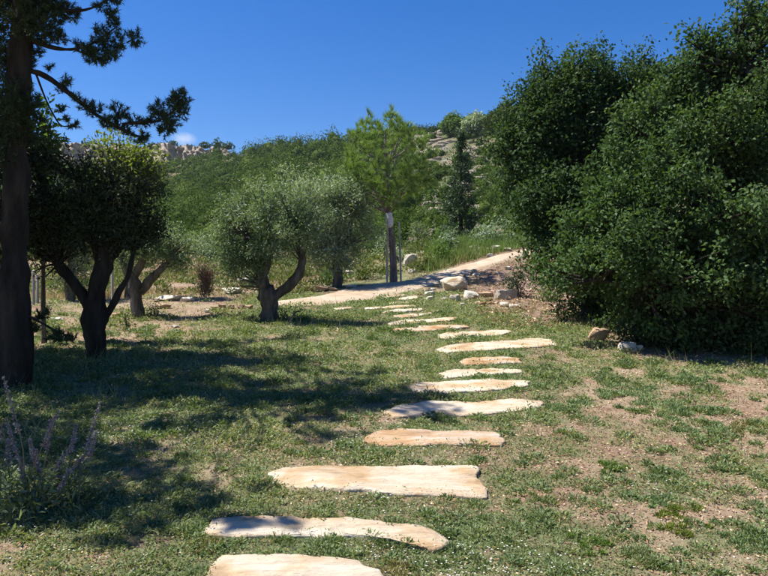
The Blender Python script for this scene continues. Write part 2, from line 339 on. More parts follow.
# ------------------------------------------------------------------ path and slab outlines (traced, then laid on the terrain)
PATH_FAR = [(268, 303), (290, 300.5), (312, 297.5), (332, 292.5), (352, 288), (372, 284.5), (395, 282), (415, 279), (435, 273), (458, 266.5), (482, 260), (505, 254), (530, 248), (545, 245)]
PATH_NEAR = [(266, 307), (290, 306), (315, 305.5), (335, 304.5), (358, 301.5), (380, 298), (400, 294), (420, 289), (440, 283), (463, 276), (486, 268.5), (508, 261), (532, 254), (548, 251)]
pf = np.array([G(*p)[:2] for p in PATH_FAR]); pn = np.array([G(*p)[:2] for p in PATH_NEAR])
pf = catmull(np.c_[pf, pf[:, 0]*0], 90)[:, :2]; pn = catmull(np.c_[pn, pn[:, 0]*0], 90)[:, :2]
PATH_POLY = np.vstack([pf[::3], pn[::-3]]); _plo, _phi = PATH_POLY.min(0), PATH_POLY.max(0)
SLABS = [
 ('slab', 'nearest stepping stone, pale slab cut off by the bottom edge of the picture', [(210,566),(222,559),(260,558),(300,559),(350,563),(362,567),(380,575),(388,590),(340,600),(280,600),(230,597),(206,580)]),
 ('slab', 'second nearest stepping stone, long pale slab with tree shadow over its end', [(206,528),(215,522),(256,520),(300,521),(330,520),(362,522),(398,526),(430,532),(449,543),(446,550),(428,553),(395,544),(350,538),(300,538),(240,539),(207,536)]),
 ('slab', 'third stepping stone from the camera, widest straight-edged cream slab', [(268,474),(285,470),(340,469),(400,469),(450,468),(478,469),(477,480),(487,494),(484,500),(440,497),(375,494),(330,492),(300,490),(275,487)]),
 ('slab_ochre', 'fourth stepping stone from the camera, ochre-stained short slab', [(364,444),(372,434),(400,431),(450,433),(496,434),(503,444),(500,447),(450,446),(410,447),(385,447)]),
 ('slab', 'fifth stepping stone from the camera, pale slab with a tapering wavy end', [(385,413),(398,407),(430,403),(480,404),(512,401),(543,403),(541,408),(520,412),(480,416),(440,418),(395,419)]),
 ('slab', 'sixth stepping stone from the camera, pale slab pointed at its near corner', [(406,389),(415,385),(450,383),(490,381),(529,382),(528,387),(500,391),(450,394),(425,396)]),
 ('slab', 'seventh stepping stone from the camera, narrow pale slab', [(436,376),(450,372),(490,370),(521,371),(522,374),(490,376),(450,379),(437,379)]),
 ('slab_ochre', 'eighth stepping stone from the camera, shortest slab of the near run', [(458,363),(470,359.5),(500,358),(519,360),(522,364),(495,365),(465,366)]),
 ('slab', 'ninth stepping stone from the camera, broad pale slab reaching farthest toward the oaks', [(436,351),(445,347),(490,343),(530,339.5),(552,341),(557,346),(540,348),(490,351),(445,354)]),
 ('slab', 'tenth stepping stone from the camera, cream slab behind the broad pale one', [(438,336),(450,333),(490,331),(508,331),(512,333),(495,337),(460,339),(440,340)]),
 ('slab_ochre', 'eleventh stepping stone from the camera, long tan slab', [(392,331),(420,328),(465,326.8),(469,328.5),(440,331.5),(396,333.5)]),
 ('slab', 'twelfth stepping stone from the camera, long thin cream slab', [(388,325),(410,321.5),(455,319),(458,320.8),(430,323.5),(390,326.5)]),
 ('slab', 'thirteenth stepping stone from the camera, short cream slab in the grass', [(393,317),(430,314),(433,315.5),(415,318),(395,319)]),
 ('slab', 'fourteenth stepping stone from the camera, thin cream slab', [(383,312),(400,310.5),(421,310),(424,311.3),(400,313),(384,313.6)]),
 ('slab', 'fifteenth stepping stone from the camera, very thin long slab', [(365,309),(390,307.2),(414,306.5),(416,307.8),(390,309.3),(366,310.3)]),
 ('slab', 'sixteenth stepping stone from the camera, thin slab close to the sandy path', [(388,304.3),(400,302.8),(415,302),(417,303.3),(400,304.8),(389,305.4)]),
 ('slab', 'seventeenth stepping stone from the camera, small slab beside white rocks', [(399,299.5),(408,297.8),(417,297.4),(418,299),(408,300.6),(400,301)]),
 ('slab', 'last stepping stone of the row, touching the sandy path', [(384,297.8),(396,296),(405,295.2),(406,296.5),(396,298),(385,299)]),
 ('slab', 'small odd slab lying apart to one side of the stepping stone row', [(334,310),(343,309),(351,308.7),(352,309.8),(343,310.8),(335,311.4)]),
]
def in_poly(x, y, poly):
    c = np.zeros(x.shape, bool); n = len(poly); j = n-1
    for i in range(n):
        xi, yi = poly[i]; xj, yj = poly[j]
        if yi != yj:
            c ^= ((yi > y) != (yj > y)) & (x < (xj-xi)*(y-yi)/(yj-yi)+xi)
        j = i
    return c
SLAB_POLY = []
for kind, lab, px in SLABS:
    SLAB_POLY.append(np.array([G(*p)[:2] for p in px]))
def on_hard(x, y, slabs=True):
    h = np.zeros(x.shape, bool); b = (x > _plo[0]) & (x < _phi[0]) & (y > _plo[1]) & (y < _phi[1])
    if b.any(): h[b] = in_poly(x[b], y[b], PATH_POLY)
    if slabs:
        for p in SLAB_POLY:
            lo, hi = p.min(0), p.max(0)
            b = (x > lo[0]) & (x < hi[0]) & (y > lo[1]) & (y < hi[1])
            if b.any(): h[b] |= in_poly(x[b], y[b], p)
    return h
def green(x, y):
    g = .63-.30*sstep(.45, 1.5, x)*sstep(8.2, 5.5, y)-.25*sstep(3.0, 3.8, x)*sstep(10, 7, y)
    g = g-.55*sstep(1.9, 2.6, x)*sstep(12.5, 14.5, y)-.45*sstep(17, 19, y)*sstep(-1, -3, x)
    g = g-.5*sstep(-.9, -1.9, x)*sstep(3.9, 3.2, y)
    g = g-.35*sstep(-2.2, -3.6, x)*sstep(8, 10, y)-.5*sstep(2.7, 3.4, x-.12*(y-8.5))*sstep(8.1, 8.8, y)
    return g+(n2(x, y, .8, 12.)-.5)*.5+(n2(x, y, 3.6, 14.)-.5)*1.0

# ------------------------------------------------------------------ ground and hillside
def axis(a, b, fine0, fine1, step, grow=1.12):
    v = list(np.arange(fine0, fine1+1e-6, step)); s = step
    while v[-1] < b: s *= grow; v.append(min(v[-1]+s, b))
    s = step; lo = []; q = fine0
    while q > a: s *= grow; q = max(q-s, a); lo.append(q)
    return np.array(lo[::-1]+v)
def sheet(xs, ys, zoff=0.0, att=None):
    X, Y = np.meshgrid(xs, ys); Z = H(X, Y)+zoff
    v = np.stack([X.ravel(), Y.ravel(), Z.ravel()], 1); nx, ny = len(xs), len(ys)
    i = (np.arange(ny-1)[:, None]*nx+np.arange(nx-1)[None, :]).ravel()
    f = np.stack([i, i+1, i+nx+1, i+nx], 1)
    return (v, f, np.clip(att(X, Y), 0, 1).ravel() if att is not None else None)
xs = axis(-420, 420, -8, 9, .12, 1.09)
ys_near = np.concatenate([[-60, -40, -25, -15, -9, -5, -2, 0], np.arange(1, 20, .12), np.arange(20, 40.01, .35)])
ys_far = np.concatenate([[ys_near[-1]], axis(41, 700, 41, 70, 1.0, 1.03)])
obj('ground', [sheet(xs, ys_near, 0, lambda x, y: sstep(.15, .75, green(x, y)))], M['ground'], smooth=True, kind='structure', label='green and brown lawn ground sloping gently uphill')
def rockiness(x, y):
    a = x/np.maximum(y, 1); return sstep(.03, .055, a)*sstep(.20, .16, a)*sstep(38, 46, y)*sstep(.40, .55, n2(x, y*.6, .16, 71.))
obj('hillside', [sheet(axis(-420, 420, -110, 60, 1.2, 1.06), ys_far, 0, rockiness)], M['hill'], smooth=True, kind='structure', label='rocky scrub covered hillside under the blue sky')
bank = np.array([G(*q)[:2] for q in ((463, 288), (485, 271), (508, 263), (532, 257), (556, 268), (572, 300), (566, 326), (535, 322), (508, 307), (485, 299))])
bx, by = np.meshgrid(np.arange(bank[:, 0].min(), bank[:, 0].max(), .12), np.arange(bank[:, 1].min(), bank[:, 1].max(), .12)); nbx = bx.shape[1]
bi = (np.arange(bx.shape[0]-1)[:, None]*nbx+np.arange(nbx-1)[None, :]).ravel()
bin_ = in_poly(bx.ravel()+(n2(bx, by, 1.2, 3.).ravel()-.5)*1.2, by.ravel(), bank)
obj('red_earth_bank', [(np.stack([bx.ravel(), by.ravel(), (H(bx, by)+.012+(n2(bx, by, 2.5, 31.)-.4)*.10).ravel()], 1), np.stack([bi, bi+1, bi+nbx+1, bi+nbx], 1)[bin_[bi]], None)], M['red'], smooth=True, kind='structure', label='bare reddish earth bank between the path and the oaks')
# sandy path: a ribbon with rounded edges, 3 cm proud of the soil
rows = []
for u in np.linspace(0, 1, 9):
    q = pf*(1-u)+pn*u; e = min(u, 1-u)
    rows.append(np.c_[q, H(q[:, 0], q[:, 1])+(.035 if e > .05 else -.03)+(n2(q[:, 0], q[:, 1], 1.5, 2.)-.5)*.02])
PV = np.concatenate(rows); n = len(pf)
i = (np.arange(8)[:, None]*n+np.arange(n-1)[None, :]).ravel()
obj('path', [(PV, np.stack([i+n, i+n+1, i+1, i], 1), None)], M['path'], smooth=True, kind='structure', label='pale sandy path curving uphill behind the stepping stones')

# ------------------------------------------------------------------ stepping stones
def slab_mesh(poly, seed, thick=.05):
    pts = []                                                   # resample and roughen the outline
    n = len(poly); per = np.linalg.norm(np.roll(poly, -1, 0)-poly, axis=1); step = max(.025, per.sum()/110)
    for i in range(n):
        a, b = poly[i], poly[(i+1) % n]; k = max(1, int(per[i]/step))
        for q in range(k): pts.append(a+(b-a)*q/k)
    p = np.array(pts)
    for _ in range(1): p = .5*p+.25*np.roll(p, 1, 0)+.25*np.roll(p, -1, 0)
    c = p.mean(0)
    r = (vnoise(np.c_[p*7, p[:, :1]*0+seed])-.5)*.035+(vnoise(np.c_[p*24, p[:, :1]*0+seed])-.5)*.030
    d = unit(p-c); d[:, 1] *= 1.0
    p = p+d*r[:, None]
    m = len(p); rings = []
    def top(q): return H(q[:, 0], q[:, 1])+thick+(n2(q[:, 0], q[:, 1], 5., seed)-.5)*.020+(n2(q[:, 0]*.5, q[:, 1]*3, 6., seed+3)-.5)*.016+(n2(q[:, 0], q[:, 1], 24., seed+5)-.5)*.014
    hz = H(p[:, 0], p[:, 1])
    out = p+unit(p-c)*.006
    rings.append(np.c_[out, hz-.08]); rings.append(np.c_[out, hz+thick*.35]); rings.append(np.c_[p+unit(p-c)*.004, top(p)-.006])
    for f in (.985, .95, .88, .78, .65, .5, .35, .2, .07):
        q = c+(p-c)*f; rings.append(np.c_[q, top(q)-(.004 if f > .98 else 0)])
    V = np.vstack(rings+[np.array([[*c, top(c[None])[0]]])]); R = len(rings)
    F = np.array([[r*m+j, r*m+(j+1) % m, (r+1)*m+(j+1) % m, (r+1)*m+j] for r in range(R-1) for j in range(m)])
    T = np.array([[j, (j+1) % m, m] for j in range(m)])
    last = np.r_[np.arange((R-1)*m, R*m), len(V)-1]
    return [(V, F, None), (V[last], T, None)]
for i, ((kind, lab, px), poly) in enumerate(zip(SLABS, SLAB_POLY)):
    o = obj('stepping_stone', slab_mesh(poly, 11.*i+3, .024 if i < 10 else .034), M[kind], smooth=True, label=lab, category='stepping stone', group='stepping stones across the lawn')

# ------------------------------------------------------------------ trees
def subblobs(blobs, per=9, shrink=(.30, .48), seed=1):
    """blobs: (centre, radii) -> smaller clumps over each blob"""
    st = np.random.RandomState(seed); out = []
    for c, r in blobs:
        k = max(3, int(per*(np.prod(r)**(1/3))**.6*1.3))
        for _ in range(k):
            d = unit(st.normal(size=3)); f = st.uniform(.40, .98)
            s = st.uniform(*shrink)*(1.12 if f < .7 else .82); out.append((c+d*r*f, r*s*st.uniform(.85, 1.15, 3)))
    return out
def foliage(subs, dens, per_tip, L, Wd, spread, up=.25, shell=(.35, 1.08), droop=0., seed=1, jitL=.42):
    """leaf cloud in clumps; dens = tips per square metre of clump surface"""
    C = []; D = []; K = []
    for c, r in subs:
        rm = float(np.prod(r))**(1/3); n = max(3, int(dens*4*np.pi*rm*rm))
        d = rdir(n); f = RS.uniform(shell[0], shell[1], n)**.7
        C.append(c+d*r*f[:, None]); D.append(d); K.append(np.full(n, RS.uniform(-.2, .2)))
    C = np.vstack(C); D = np.vstack(D); K = np.concatenate(K)
    tips = (C, D)
    n = len(C); C = np.repeat(C, per_tip, 0)+RS.normal(size=(n*per_tip, 3))*spread; D = np.repeat(D, per_tip, 0); K = np.repeat(K, per_tip)
    m = len(C); T = unit(D*.55+rdir(m)*.85+[0, 0, .15-droop]); N = unit(rdir(m)+[0, 0, up*3]+D*.9)
    rnd = np.clip(RS.beta(2.2, 2.6, m)+K, 0, 1)
    return leaves(C, T, N, L*RS.uniform(1-jitL, 1+jitL, m), Wd*RS.uniform(.75, 1.25, m), rnd), tips
def twigs(subs, tips, hub, r0=.012, every=9):
    ch = []
    for c, r in subs:
        ch += tube([hub(c), .5*(hub(c)+c)+RS.normal(size=3)*.05*np.linalg.norm(c-hub(c)), c], [r0*2, r0*1.4, r0*.7], 5, 6)
    return ch
def tree(name, label, cat, base, trunk, limbs, blobs, mat, bark, leaf, per=9, shrink=(.30, .48), dens=40, per_tip=9, spread=.07, seed=1, extra=None, group=None, twig_r=.012, k=12, rough=.35, shell=(.35, 1.08), up=.25, droop=0., sprigs=46):
    t = thing(name, label, cat, base, group)
    obj('trunk', tube(*trunk, k, None, rough, seed), bark, t, True)
    ends = [np.asarray(trunk[0][-1])]+[np.asarray(trunk[0][-2])]
    for lb in limbs:
        obj('limb', tube(lb[0], lb[1], 8, None, rough*.8, seed+2), bark, t, True); ends += [np.asarray(lb[0][-1]), np.asarray(lb[0][len(lb[0])//2])]
    E = np.array(ends)
    blobs = [(c, r*1.12) for c, r in blobs]
    subs = subblobs(blobs, per, shrink, seed)
    if extra: subs = subs+extra
    sst = np.random.RandomState(seed+100)
    for _ in range(sprigs):                                      # shoots that break the outline
        c, r = blobs[sst.randint(len(blobs))]; q = unit(sst.normal(size=3)+[0, 0, .35]); L_ = sst.uniform(.5, 1.1)*leaf[0]*2.2
        subs.append((c+q*r*sst.uniform(.98, 1.22), np.abs(q)*L_*1.3+L_*.35))
    hub = lambda c: E[np.argmin(np.linalg.norm(E-c, axis=1)+np.maximum(E[:, 2]-c[2], 0)*.8)]
    lf, tips = foliage(subs, dens, per_tip, leaf[0], leaf[1], spread, up, shell, droop, seed)
    if twig_r: obj('branches', twigs(subs, tips, hub, twig_r), bark, t, True, kind='stuff')
    obj('crown', [lf], mat, t, kind='stuff')
    return t
def B(px, py, d, rx, ry, rd=None):
    s = d/FPX
    return (P(px, py, d), np.array([rx*s, (rd if rd is not None else rx*s), ry*s]))
def TP(pts, d, z0=None):
    """trunk from pixels: (px, py, radius px [, depth]) -> points, radii"""
    p = []; r = []
    for q in pts:
        dd = q[3] if len(q) > 3 else d
        p.append(P(q[0], q[1], dd)); r.append(q[2]*dd/FPX)
    return np.array(p), np.array(r)
def rooted(pts, d):
    """same, with the first point dropped onto the terrain at its depth and a root flare"""
    p, r = TP(pts, d); b = p[0].copy(); b[2] = H1(b[0], b[1])-.08
    p = np.vstack([b, p[1:]]); base = b+[0, 0, .08]
    p = np.vstack([p[0], p[0]+(p[1]-p[0])*.22, p[1:]]); r = np.r_[r[0]*1.35, r[0], r[1:]]
    return base, (p, r)

# --- front olive in the middle of the lawn
d = 11.9
base, tr = rooted([(271, 322, 10), (270, 308, 9), (269, 296, 9.5), (266, 288, 7.5)], d)
tree('olive_tree', 'olive tree with forked gnarled trunk and bright silvery green crown beside the stepping stones', 'tree', base, tr,
     [TP([(266, 292, 7), (260, 272, 5.5), (252, 250, 5), (244, 232, 3)], d), TP([(273, 298, 6), (284, 289, 5.5), (296, 279, 5), (302, 262, 4.5), (299, 246, 3.5), (292, 225, 3)], d),
      TP([(262, 275, 5), (270, 250, 4), (268, 225, 2.5)], d)],
     [B(240, 240, d, 27, 34), B(262, 213, d, 34, 24), B(290, 222, d-.2, 26, 26), B(235, 216, d, 18, 16), B(262, 252, d, 27, 17), B(308, 212, d, 15, 18), B(245, 272, d, 18, 13), B(228, 252, d, 14, 20)],
     M['olive'], M['bark'], (.062, .016), per=15, shrink=(.22, .46), dens=66, per_tip=11, spread=.055, seed=3, twig_r=.009, k=20, rough=.6,
     extra=[(P(px, py, d), np.array([.06, .06, .2])) for px, py in ((222, 205), (235, 192), (250, 184), (262, 180), (276, 184), (290, 182), (303, 190), (318, 195), (324, 210), (214, 228), (210, 250), (216, 272), (232, 286), (262, 276), (320, 232), (246, 196), (284, 192))])
# --- grey olive behind the path
d = 18.8
base, tr = rooted([(338, 286, 5), (338, 272, 5), (335, 255, 4), (332, 235, 3)], d)
tree('grey_olive_tree', 'grey-green bushy olive tree behind the bright olive, past the path', 'tree', base, tr,
     [TP([(336, 262, 3.5), (325, 245, 3), (312, 215, 2)], d), TP([(336, 260, 3.5), (346, 245, 3), (352, 215, 2)], d)],
     [B(328, 212, d, 38, 28), B(348, 228, d, 25, 28), B(310, 225, d-.4, 30, 30), B(322, 248, d-.3, 22, 22), B(346, 202, d, 16, 16), B(305, 200, d, 16, 18), B(338, 258, d-.4, 18, 14)],
     M['olive_grey'], M['bark'], (.085, .024), per=13, shrink=(.24, .48), dens=40, per_tip=10, spread=.10, seed=4, twig_r=.01, rough=.4,
     extra=[(P(px, py, d), np.array([.10, .10, .30])) for px, py in ((300, 178), (312, 172), (290, 175), (326, 178), (340, 182), (354, 190), (364, 205), (370, 222), (368, 240), (360, 256), (284, 170), (296, 186))])
# --- small olive beyond the dark tree
d = 12.6
base, tr = rooted([(138, 319, 5.5), (137, 300, 5.5), (134, 286, 6), (131, 274, 4.5)], d)
tree('small_olive_tree', 'small low olive tree with short trunk between the dark tree and the dry brown bush', 'tree', base, tr,
     [TP([(133, 280, 5), (126, 268, 4), (120, 256, 2.5)], d), TP([(139, 292, 5), (150, 280, 4.5), (162, 269, 4), (172, 256, 2.5)], d), TP([(134, 276, 4), (142, 262, 3), (148, 246, 2)], d)],
     [B(135, 250, d, 23, 20), B(164, 247, d, 27, 19), B(150, 237, d, 24, 14), B(121, 258, d, 11, 18), B(182, 250, d, 13, 13)],
     M['olive'], M['bark'], (.055, .018), per=13, dens=60, per_tip=10, spread=.06, seed=5, twig_r=.009, rough=.6)
# --- olive bush seen through the dark tree's fork
d = 15.5
base, tr = rooted([(70, 300, 5), (70, 285, 5), (71, 270, 4), (72, 250, 3)], d)
tree('round_olive_tree', 'round sunlit olive seen through the fork of the dark tree', 'tree', base, tr, [TP([(70, 280, 3), (60, 262, 2)], d)],
     [B(71, 258, d, 20, 26), B(60, 238, d, 20, 18), B(82, 240, d, 18, 20), B(74, 280, d, 13, 12)], M['olive'], M['bark'], (.065, .02), per=12, dens=50, per_tip=9, spread=.07, seed=6)
# --- dark evergreen tree in shade
d = 8.6
base, tr = rooted([(97, 362, 11.5), (96, 335, 10.5), (97, 305, 10.5), (102, 275, 9), (106, 245, 8), (111, 215, 6), (115, 185, 5)], d)
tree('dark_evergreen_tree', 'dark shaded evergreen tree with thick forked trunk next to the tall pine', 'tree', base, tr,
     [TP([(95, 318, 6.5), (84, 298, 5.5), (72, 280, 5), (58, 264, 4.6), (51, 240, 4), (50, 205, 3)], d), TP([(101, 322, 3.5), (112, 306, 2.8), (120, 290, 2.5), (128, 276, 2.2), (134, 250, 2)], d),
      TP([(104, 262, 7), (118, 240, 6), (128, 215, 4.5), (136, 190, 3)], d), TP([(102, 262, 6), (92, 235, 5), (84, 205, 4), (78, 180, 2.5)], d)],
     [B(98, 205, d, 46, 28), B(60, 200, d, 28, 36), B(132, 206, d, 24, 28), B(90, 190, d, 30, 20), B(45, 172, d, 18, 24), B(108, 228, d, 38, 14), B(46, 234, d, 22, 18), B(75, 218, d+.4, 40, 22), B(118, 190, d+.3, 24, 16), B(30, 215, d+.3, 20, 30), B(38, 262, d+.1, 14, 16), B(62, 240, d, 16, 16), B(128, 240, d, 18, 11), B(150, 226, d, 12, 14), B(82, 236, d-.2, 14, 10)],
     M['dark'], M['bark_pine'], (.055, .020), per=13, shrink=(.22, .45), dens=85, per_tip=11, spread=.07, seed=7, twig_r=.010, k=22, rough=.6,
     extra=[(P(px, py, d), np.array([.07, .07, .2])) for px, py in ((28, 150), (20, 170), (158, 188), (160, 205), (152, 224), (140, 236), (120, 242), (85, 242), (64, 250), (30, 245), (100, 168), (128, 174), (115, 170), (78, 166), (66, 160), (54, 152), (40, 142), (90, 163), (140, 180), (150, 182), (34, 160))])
d = 7.9
base, tr = rooted([(-110, 370, 12), (-110, 290, 11), (-108, 200, 9), (-106, 110, 6)], d)
tree('shaded_edge_tree', 'dark leafy tree mostly outside the picture behind the tall pine', 'tree', base, tr, [TP([(-110, 280, 6), (-70, 200, 4), (-35, 140, 2)], d), TP([(-108, 230, 6), (-150, 150, 4)], d)],
     [B(-95, 190, d, 60, 55, 1.2), B(-42, 200, d-.3, 34, 60, 1.0), B(-95, 90, d, 66, 60, 1.3), B(-40, 100, d, 36, 56, 1.2), B(-150, 150, d, 50, 70, 1.2), B(-80, 265, d, 50, 36, 1.1), B(-22, 262, d+.4, 20, 44, .6), B(-80, 10, d, 60, 50, 1.2), B(-60, -50, d, 50, 40, 1.1)],
     M['dark'], M['bark_pine'], (.065, .032), per=13, shrink=(.25, .42), dens=42, per_tip=10, spread=.07, seed=77, twig_r=.012)
# --- bright broadleaf sapling behind the pine trunk
d = 9.8
base, tr = rooted([(44, 345, 2.5), (43, 290, 2.2), (44, 230, 2), (42, 170, 1.6), (46, 135, 1)], d)
tree('leafy_sapling', 'thin sapling with bright sunlit leaves rising between the pine trunk and dark crown', 'tree', base, tr, [],
     [B(45, 134, d, 12, 14), B(38, 158, d, 11, 13), B(36, 200, d, 10, 13), B(46, 232, d, 11, 11)], M['broad'], M['bark'], (.075, .05), per=9, dens=38, per_tip=6, spread=.06, seed=8)
# --- yellow-green tree behind the dark crown
d = 16
base, tr = rooted([(128, 300, 4), (129, 260, 4), (130, 220, 3.4), (130, 180, 2)], d)
tree('yellow_green_tree', 'yellow-green tree in sun showing above the dark crown against the cliff', 'tree', base, tr, [TP([(130, 220, 3), (145, 185, 1.8)], d), TP([(130, 220, 3), (115, 180, 1.8)], d)],
     [B(114, 160, d, 13, 20), B(138, 160, d, 14, 18), B(147, 175, d, 10, 12), B(126, 180, d, 20, 20)], M['lime'], M['bark'], (.10, .05), per=11, dens=20, per_tip=6, spread=.11, seed=9)

# --- evergreen oaks
d = 12.6
base, tr = rooted([(590, 330, 9), (588, 270, 8.5), (584, 200, 7), (580, 140, 5)], d)
tree('back_oak_tree', 'rounded evergreen oak with its leafy edge over the uphill end of the path', 'tree', base, tr,
     [TP([(588, 260, 6), (560, 215, 5), (535, 170, 3)], d), TP([(586, 230, 6), (615, 180, 4.5), (635, 130, 3)], d), TP([(584, 200, 5), (565, 140, 3.5), (550, 90, 2)], d)],
     [B(548, 148, d, 50, 55), B(575, 110, d, 46, 50), B(615, 112, d, 45, 50), B(540, 195, d-.3, 36, 34), B(580, 190, d-.5, 55, 45), B(545, 95, d, 25, 28), B(600, 80, d, 26, 22), B(630, 160, d, 50, 60), B(515, 165, d, 22, 36), B(560, 232, d-.5, 30, 22), B(565, 262, d-.9, 34, 26), B(612, 280, d-.6, 36, 22), B(652, 92, d+.2, 32, 28), B(600, 300, d-.3, 34, 22), B(660, 110, d, 34, 34)],
     M['oak2'], M['bark_pine'], (.066, .042), per=18, shrink=(.22, .38), dens=44, per_tip=11, spread=.085, seed=10, twig_r=.014,
     extra=[(P(px, py, d), np.array([.10, .10, .22])) for px, py in ((541, 58), (543, 72), (573, 58), (606, 66), (628, 60), (650, 70), (518, 98), (512, 108), (530, 88), (590, 62), (560, 66), (505, 130), (498, 150))])
d = 9.6
base, tr = rooted([(705, 352, 12), (703, 300, 11), (698, 240, 9), (690, 170, 6)], d)
tree('front_oak_tree', 'largest evergreen oak, its crown filling the side of the picture down to the ground', 'tree', base, tr,
     [TP([(703, 300, 8), (660, 260, 6), (625, 225, 4)], d), TP([(700, 270, 8), (745, 220, 6), (785, 170, 4)], d), TP([(697, 235, 6), (715, 150, 5), (740, 70, 3)], d), TP([(704, 310, 7), (650, 290, 5), (600, 280, 3)], d-.4)],
     [B(660, 150, d, 52, 52), B(715, 130, d, 58, 56), B(760, 90, d, 52, 60), B(770, 170, d-.2, 55, 60), B(740, 60, d+.2, 34, 36), B(690, 105, d+.3, 32, 30), B(625, 200, d, 48, 38), B(680, 215, d-.6, 58, 42), B(740, 230, d-.8, 56, 42),
      B(590, 235, d-.1, 48, 36), B(640, 258, d-.7, 50, 32), B(700, 275, d-.8, 55, 34), B(765, 285, d-.9, 50, 40), B(582, 272, d, 38, 26), B(800, 130, d, 60, 80), B(820, 240, d-.5, 60, 60), B(765, 30, d+.3, 30, 34), B(650, 300, d+.2, 45, 30), B(720, 320, d, 50, 28),B(780, 330, d-.5, 40, 26), B(680, 325, d-.3, 45, 22), B(740, 340, d-.4, 40, 18), B(640, 318, d+.3, 36, 20), B(672, 98, d+.2, 26, 28), B(695, 78, d+.2, 30, 32), B(718, 56, d+.2, 28, 32), B(745, 240, d+1.4, 85, 70), B(650, 265, d+1.4, 60, 50), B(760, 320, d+1.2, 70, 36), B(670, 330, d+1.2, 60, 28)],
     M['oak'], M['bark_pine'], (.060, .039), per=18, shrink=(.21, .37), dens=44, per_tip=11, spread=.07, seed=11, twig_r=.013,
     extra=[(P(px, py, d+.1), np.array([.08, .08, .2])) for px, py in ((697, 32), (700, 45), (712, 60), (733, 20), (744, 6), (750, -6), (760, 5), (686, 40), (672, 75), (660, 88), (722, 38), (690, 60))])

# --- tall pine at the edge of the frame
def pine_clumps(cl, n_tuft, nl, L, Wd, seed, out_bias=.6):
    """cl: (centre, radius); tufts of needles"""
    C = []; T = []; K = []
    for c, r in cl:
        r = np.broadcast_to(r, 3); k = max(4, int(n_tuft*(np.prod(r)**(1/3)/.12)**1.6))
        d0 = rdir(k); p = c+d0*r*RS.uniform(.2, 1, k)[:, None]**.6; ax = unit(d0*.7+rdir(k)*.4+[0, 0, .45])
        kk = RS.uniform(-.15, .15, k)
        C.append(np.repeat(p, nl, 0)+np.repeat(ax, nl, 0)*RS.uniform(-.04, .03, k*nl)[:, None]); T.append(unit(np.repeat(ax, nl, 0)*out_bias+rdir(k*nl)*.75)); K.append(np.repeat(kk, nl))
    C = np.vstack(C); T = np.vstack(T); K = np.concatenate(K); m = len(C)
    return needles(C, T, L*RS.uniform(.7, 1.2, m), Wd, np.clip(RS.beta(2, 3, m)+K, 0, 1))
d = 7.0
base, tr = rooted([(15, 392, 14), (15, 330, 13), (15, 250, 12), (17, 150, 11), (20, 60, 11), (27, -20, 10), (33, -130, 7), (36, -230, 4), (38, -320, 1.5)], d)
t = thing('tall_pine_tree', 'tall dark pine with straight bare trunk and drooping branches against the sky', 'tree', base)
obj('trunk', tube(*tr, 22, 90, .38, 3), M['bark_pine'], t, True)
BR = [[(20, 68, 3), (45, 76, 2.6), (70, 94, 2.3), (95, 114, 2), (125, 131, 1.6), (146, 139, 1)], [(122, 124, 1.3), (140, 122, 1.2), (158, 121, 1.1), (172, 112, .9), (184, 102, .6)],
      [(28, 40, 2.5), (55, 48, 2), (75, 49, 1.6), (95, 42, 1.3), (115, 28, .8)], [(36, 74, 1.2), (44, 95, 1), (52, 112, .9), (62, 126, .7), (76, 124, .5)], [(75, 50, 1), (95, 57, .8), (112, 58, .5)],
      [(35, -5, 2.5), (60, 8, 2), (85, 10, 1.4), (112, -2, .9)], [(20, 312, 1.6), (40, 322, 1.3), (58, 332, 1), (74, 337, .6)], [(12, 90, 3), (8, 100, 2), (-5, 120, 1.4)], [(14, 66, 2), (-5, 55, 1.5), (-30, 50, 1)],
      [(14, 112, 2), (-4, 122, 1.4), (-25, 150, 1)], [(22, 95, 1.4), (30, 112, 1.2), (35, 118, .8)], [(20, 8, 2.4), (4, -4, 1.8), (-20, -10, 1.2)]]
tw = []
for b in BR: tw.append(tube(*TP(b, d), 6, None, .3, 4))
for b in tw: obj('branch', b, M['bark_pine'], t, True)
CL = [(65, 84, 5), (85, 103, 7), (95, 110, 7), (78, 98, 5), (118, 113, 10), (106, 122, 7), (117, 124, 6), (128, 131, 6), (141, 138, 7), (135, 122, 6), (146, 122, 5), (158, 110, 8), (165, 118, 9), (163, 131, 7), (174, 103, 10), (182, 97, 8), (180, 110, 9), (170, 126, 8), (184, 104, 6), (152, 120, 5),
      (95, 47, 9), (104, 36, 10), (114, 24, 8), (86, 50, 7), (108, 46, 8), (118, 42, 8), (135, 38, 8), (98, 58, 7), (112, 56, 6), (78, 46, 5), (60, 37, 8), (100, 7, 5), (112, -1, 8), (112, 14, 6), (90, 58, 5), (105, 62, 4),
      (62, 110, 4), (73, 125, 5), (41, 118, 5), (67, 120, 3), (62, 90, 4), (50, 66, 4), (66, 81, 4),
      (15, 12, 22), (35, 4, 18), (55, 8, 14), (68, 12, 10), (2, 2, 20), (36, 38, 15), (28, 22, 18), (44, 30, 12), (52, 14, 12), (2, 58, 13), (20, 96, 18), (8, 112, 17), (22, 115, 14), (2, 135, 14), (-14, 100, 22), (30, 103, 9), (12, 140, 10), (-10, 40, 22),
      (28, 62, 10), (12, 76, 12), (24, 128, 11), (30, 142, 8), (6, 158, 10), (34, 52, 9), (57, 334, 7), (64, 337, 7), (72, 338, 5), (40, 316, 6), (46, 311, 4), (50, 336, 4), (35, 326, 5)]
cl = [(P(a, b, d+RS.uniform(-.15, .15)), np.array([r, r, r*.9])*d/FPX) for a, b, r in CL]
